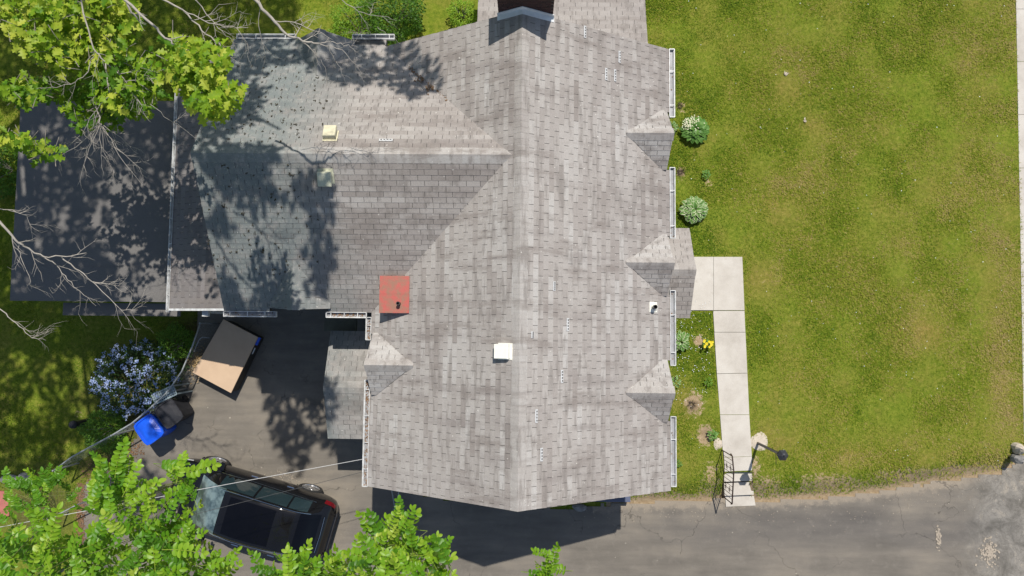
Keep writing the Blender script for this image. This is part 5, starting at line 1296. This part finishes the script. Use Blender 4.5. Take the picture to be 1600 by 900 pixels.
# ------------------------------------------------------------------ bins, box, bollard, crate
def cart(label, cx, cy, yaw, mat, s=1.0, H=1.05, w=.33, d=.36, name='wheeled_bin'):
    """w/d half sizes of the lid"""
    o = thing(name, label, 'bin', (cx, cy, 0)); Rz = Matrix.Rotation(yaw, 3, 'Z'); T = lambda x, y, z: Vector((cx, cy, 0)) + Rz @ Vector((x, y, z))
    m_ = MB(); rings = [(.70, .72, .02), (.74, .76, .06), (.90, .90, H - .16), (.95, .95, H - .14), (.96, .96, H - .08)]
    vs = []
    for a, b, z in rings:
        for i in range(16):
            t = 2 * PI * i / 16; cx_, sy_ = math.cos(t), math.sin(t); e = 5
            rr_ = (abs(cx_) ** e + abs(sy_) ** e) ** (-1 / e); vs.append(T(w * a * rr_ * cx_, d * b * rr_ * sy_, z))
    n = len(rings); m_.add(vs, [(k * 16 + i, k * 16 + (i + 1) % 16, (k + 1) * 16 + (i + 1) % 16, (k + 1) * 16 + i) for k in range(n - 1) for i in range(16)] + [tuple(range(15, -1, -1))])
    m_.build('body', mat, o)
    l = MB(); rings = [(1.0, 1.0, H - .09), (1.02, 1.02, H - .05), (1.0, 1.0, H - .02), (.88, .88, H - .015), (.84, .84, H - .045), (.5, .5, H + .0), (.2, .2, H + .012)]; vs = []
    for a, b, z in rings:
        for i in range(24):
            t = 2 * PI * i / 24; cx_, sy_ = math.cos(t), math.sin(t); e = 6
            rr_ = (abs(cx_) ** e + abs(sy_) ** e) ** (-1 / e); vs.append(T(w * a * rr_ * cx_, d * b * rr_ * sy_ * (1 if sy_ > 0 else 1.04), z))
    n = len(rings); l.add(vs, [(k * 24 + i, k * 24 + (i + 1) % 24, (k + 1) * 24 + (i + 1) % 24, (k + 1) * 24 + i) for k in range(n - 1) for i in range(24)] + [tuple(range((n - 1) * 24, n * 24))])
    l.build('lid', mat, o)
    MB().tube([T(-w * .8, d + .02, H - .1), T(-w * .8, d + .08, H - .07), T(w * .8, d + .08, H - .07), T(w * .8, d + .02, H - .1)], .017, 6).build('handle', mat, o)
    for sg in (-1, 1):
        a = T(sg * w * .78, d * .7, .11); ax = Rz @ Vector((1, 0, 0)); MB().tube([a - ax * .03, a + ax * .03], .11, 14).build('wheel', M['rubber'], o)
p = at(232, 671, 1.04); cart('bright blue wheeled recycling bin beside the fence', p.x, p.y, R(37), M['blue'], w=.33, d=.37, H=1.06)
p = at(263, 646, .98); cart('charcoal wheeled rubbish bin behind the blue one', p.x, p.y, R(37), M['dark_plastic'], w=.32, d=.36, H=1.0)
ct = [at(x, y, .95) for x, y in ((242, 625), (247, 630), (276, 609), (262, 603))]
cr = thing('plastic_crate', 'pale blue perforated plastic crate between the flowering shrub and the dark bin', 'crate', (ct[0].x, ct[0].y, 0))
c_ = sum(ct, Vector()) / 4; u = (ct[2] - ct[0]).normalized(); v = Vector((-u.y, u.x, 0)); m_ = MB(); L, Wd = .34, .14
for i in range(11): m_.obox(c_ + u * L * (i - 5) / 5, u * .015, v * Wd, Vector((0, 0, .012)))
for j in range(5): m_.obox(c_ + v * Wd * (j - 2) / 2 + Vector((0, 0, .003)), u * L, v * .02, Vector((0, 0, .012)))
m_.build('perforated_top', M['lattice'], cr)
m_ = MB()
for i in (-1, 1):
    for j in (-1, 1): m_.obox(c_ + u * L * i * .95 + v * Wd * j * .9 - Vector((0, 0, .48)), u * .02, v * .02, Vector((0, 0, .465)))
m_.build('frame_legs', M['lattice'], cr)
bx = [at(x, y, .58) for x, y in ((301, 582), (361, 614), (403, 527), (349, 499))]
cc = sum(bx, Vector()) / 4; bo_ = thing('storage_box', 'large box with a flat tan cover standing askew in the parking court', 'box', (cc.x, cc.y, 0))
MB().slab([Vector((p.x, p.y, .585)) for p in bx], (0, 0, -.045)).build('cover', M['tan'], bo_)
MB().slab([Vector((cc.x + (p.x - cc.x) * .965, cc.y + (p.y - cc.y) * .965, .54)) for p in bx], (0, 0, -.53)).build('box_body', M['tan_side'], bo_)
e1 = (bx[2] - bx[1]).normalized(); nrm = Vector((e1.y, -e1.x, 0)); q = bx[2] - e1 * .12
MB().obox(Vector((q.x, q.y, .5)) + nrm * .03, e1 * .12, nrm * .03, Vector((0, 0, .04))).build('blue_latch', M['blue'], bo_)
MB().obox(Vector((q.x, q.y, .45)) + nrm * .02 - e1 * .32, e1 * .1, nrm * .012, Vector((0, 0, .02))).build('label_plate', M['flash'], bo_)
m_ = MB(); rnd = random.Random(31)
for _ in range(420):
    qx, qy = rnd.gauss(305, 7), rnd.gauss(562, 13); q = at(qx, qy, .04 + rnd.uniform(0, .08)); a = rnd.uniform(0, 2 * PI); e1_ = Vector((math.cos(a), math.sin(a), .3)) * .035; e2 = Vector((-math.sin(a), math.cos(a), 0)) * .01; m_.add([q - e1_, q - e2, q + e1_, q + e2], [(0, 1, 2, 3)], rnd.random())
m_.build('dry_grass_heap', M['straw'], None, kind='stuff', label='little heap of yellowed cut grass left of the tan-topped box', cat='grass')
pb = at(112, 664, .7); q = thing('bollard', 'short black cylindrical post with a domed cap on the shaded lawn', 'post', (pb.x, pb.y, 0))
MB().lathe((pb.x, pb.y, 0), [(.10, -.05), (.10, .58)], 18).build('post', M['post'], q, smooth=False); MB().lathe((pb.x, pb.y, 0), [(.115, .58), (.12, .62), (.11, .68), (.06, .72), (.01, .73)], 18).build('cap', M['dark_plastic'], q, smooth=True)

# ------------------------------------------------------------------ black car
rw, fwl = at(484, 768, .36), at(338, 725, .36)
hd = (fwl - rw); hd.z = 0; WB = hd.length; hd.normalize(); lf = Vector((-hd.y, hd.x, 0))
sc_ = WB / 2.83; cc = (rw + fwl) / 2 + lf * .86; CO = Vector((cc.x, cc.y, 0))
car = thing('parked_car', 'shiny black five-door car with alloy wheels, half under the leaves at lower left', 'car', CO)
CX = lambda x, y, z: CO + hd * (x * sc_) + lf * (y * sc_) + Vector((0, 0, z))
ST = np.array([  # x, half width, z belt, z top, roof half width, z bottom
    [-2.40, .56, .66, .70, .42, .42], [-2.36, .74, .78, .86, .50, .33], [-2.24, .86, .93, 1.02, .56, .28], [-2.05, .915, 1.02, 1.17, .58, .26], [-1.8, .94, 1.07, 1.40, .575, .25], [-1.55, .95, 1.08, 1.56, .585, .25],
    [-1.1, .955, 1.06, 1.655, .61, .25], [-.5, .96, 1.03, 1.70, .63, .25], [.0, .96, 1.0, 1.695, .635, .25], [.45, .957, .985, 1.64, .62, .25], [.75, .953, .975, 1.52, .60, .25],
    [1.1, .95, .965, 1.29, .615, .25], [1.4, .942, .955, 1.07, .66, .25], [1.55, .935, .95, 1.015, .67, .25], [1.85, .91, .90, .98, .62, .26], [2.1, .86, .82, .91, .57, .28], [2.3, .76, .68, .78, .50, .33], [2.38, .6, .55, .62, .40, .40]])
def stat(x):
    return [np.interp(x, ST[:, 0], ST[:, i]) for i in range(1, 6)]
def sect(x):
    w, zb, zt, wr, z0 = stat(x); g = zt - zb
    return [(w * .80, z0), (w * .93, z0 + .04), (w * .985, z0 + .18), (w, z0 + .38), (w * .99, zb - .12), (w * .965, zb - .02), (w * .925, zb + .015),
            (w * .90 + (wr - w * .90) * .08, zb + .04), (w * .90 + (wr - w * .90) * .55, zb + g * .55), (wr + .015, zb + g * .86), (wr - .03, zb + g * .955), (wr * .8, zt), (wr * .4, zt + .022), (0, zt + .028)]
XSs = np.linspace(-2.40, 2.38, 62); NS = 14
def cgrid(xs, i0, i1, off, mat, name, sides=(1, -1), mirror_join=False, kind=None):
    out = []
    sd_list = [None] if mirror_join else sides
    for sd_ in sd_list:
        V = []; F = []
        for x in xs:
            s_ = sect(x); s_ = s_[i0:i1 + 1]
            if mirror_join: row = [(y, z) for y, z in s_] + [(-y, z) for y, z in s_[::-1][1:]]
            else: row = [(y * sd_, z) for y, z in s_]
            for j, (y, z) in enumerate(row):
                a = row[max(0, j - 1)]; b = row[min(len(row) - 1, j + 1)]; t = Vector((b[0] - a[0], b[1] - a[1])); nn = Vector((t.y, -t.x))
                if nn.length > 0: nn.normalize()
                if (nn.x * y + nn.y * (z - .8)) < 0: nn = -nn
                V.append(CX(x, y + nn.x * off, z + nn.y * off))
        m = len(row)
        F = [(i * m + j, i * m + j + 1, (i + 1) * m + j + 1, (i + 1) * m + j) for i in range(len(xs) - 1) for j in range(m - 1)]
        if mirror_join and name == 'body': F += [tuple(range(m)), tuple(range((len(xs) - 1) * m, len(xs) * m))[::-1]]
        out.append(raw(name, V, F, mat, car, smooth=True))
    return out
body = cgrid(XSs, 0, 13, 0, M['paint'], 'body', mirror_join=True)[0]
sd = body.modifiers.new('sub', 'SUBSURF'); sd.levels = 1; sd.render_levels = 1
cgrid(np.linspace(.50, 1.40, 10), 9, 13, .008, M['windshield'], 'windshield', mirror_join=True)
cgrid(np.linspace(-1.0, .30, 10), 11, 13, .005, M['roof_glass'], 'sunroof', mirror_join=True)
cgrid(np.linspace(-2.1, -1.62, 8), 10, 13, .008, M['roof_glass'], 'rear_window', mirror_join=True)
for a, b in ((-1.75, -1.25), (-1.2, -.32), (-.26, .78)): cgrid(np.linspace(a, b, 7), 7, 9, .006, M['car_glass'], 'side_window')
for sg in (1, -1):
    ln_ = []
    for x in np.linspace(-1.85, .95, 16): s_ = sect(x); ln_.append(CX(x, sg * (s_[7][0] + .008), s_[7][1] - .005))
    MB().tube(ln_, .013, 5).build('chrome_trim', M['chrome'], car)
    ln_ = []
    for x in np.linspace(-1.85, .62, 16): s_ = sect(x); ln_.append(CX(x, sg * (s_[10][0] + .02), s_[10][1] + .012))
    MB().tube(ln_, .011, 5).build('roof_rail', M['chrome'], car)
    MB().tube([CX(.98, sg * .9, 1.03), CX(.95, sg * 1.02, 1.06)], .03, 6).obox(CX(.94, sg * 1.06, 1.08), hd * .06, lf * .11, Vector((0, 0, .07))).build('mirror', M['paint'], car)
    for x in (-1.0, .05): MB().obox(CX(x, sg * .975, .93), hd * .10, lf * .014, Vector((0, 0, .014))).build('door_handle', M['chrome'], car)
    tl = []
    for x in np.linspace(-2.33, -2.06, 6):
        s_ = sect(x); tl.append((CX(x, sg * (s_[6][0] + .004), s_[6][1] + .012), CX(x, sg * (s_[4][0] + .010), s_[4][1] + .02)))
    V = [p for t in tl for p in t]; raw('tail_light', V, [(i * 2, i * 2 + 1, i * 2 + 3, i * 2 + 2) for i in range(5)], M['tail'], car)
    hl = []
    for x in np.linspace(1.9, 2.3, 6):
        s_ = sect(x); hl.append((CX(x, sg * (s_[7][0] * .98), s_[7][1] + .012), CX(x, sg * (s_[4][0] + .010), s_[4][1] + .02)))
    raw('headlight', [p for t in hl for p in t], [(i * 2, i * 2 + 1, i * 2 + 3, i * 2 + 2) for i in range(5)], simple('headlight_lens', (.5, .52, .55), (.4, .4, .4), 5, .1), car)
for x in (-1.415, 1.415):
    for sg in (1, -1):
        c_ = CX(x, sg * .862, .36); ax = lf * sg; wv = Vector((0, 0, 1)); m_ = MB()
        def ring(r, off): return [c_ + ax * off + (hd * math.cos(t) + wv * math.sin(t)) * r for t in [2 * PI * k / 28 for k in range(28)]]
        rings = [ring(.36, -.12), ring(.37, -.02), ring(.365, .075), ring(.34, .10), ring(.27, .10), ring(.255, .06)]
        m_.add([p for r_ in rings for p in r_], [(k * 28 + i, k * 28 + (i + 1) % 28, (k + 1) * 28 + (i + 1) % 28, (k + 1) * 28 + i) for k in range(5) for i in range(28)])
        wh = m_.build('wheel', M['rubber'], car, smooth=True)
        rm = MB(); rm.add([p for r_ in (ring(.262, .098), ring(.245, .105), ring(.235, .06)) for p in r_], [(k * 28 + i, k * 28 + (i + 1) % 28, (k + 1) * 28 + (i + 1) % 28, (k + 1) * 28 + i) for k in range(2) for i in range(28)])
        for k in range(10):
            t = 2 * PI * k / 10 + .06 * (-1) ** k; d = hd * math.cos(t) + wv * math.sin(t); e = hd * -math.sin(t) + wv * math.cos(t); rm.obox(c_ + ax * .088 + d * .145, d * .105, e * .014, ax * .008)
        rm.obox(c_ + ax * .092, hd * .05, wv * .05, ax * .01); rm.build('rim', M['rim'], wh)
        # dark wheel-arch lip
        ar = MB(); ar.tube([c_ + ax * .055 + (hd * math.cos(t) + wv * math.sin(t)) * .405 for t in [PI * k / 14 - .05 for k in range(15)]], .022, 6); ar.build('arch_lip', M['dark_plastic'], car)
MB().tube([CX(-2.18, -.5, 1.09), CX(-2.2, 0, 1.105), CX(-2.18, .5, 1.09)], .012, 5).build('hatch_trim', M['chrome'], car)
MB().obox(CX(-2.415, 0, .62), hd * .012, lf * .6, Vector((0, 0, .10))).build('rear_bumper_trim', M['dark_plastic'], car)
MB().tube([CX(1.36, -.45, 1.115), CX(1.08, .1, 1.345)], .01, 4).tube([CX(1.37, .15, 1.12), CX(1.1, .5, 1.30)], .01, 4).build('wiper', M['rubber'], car)
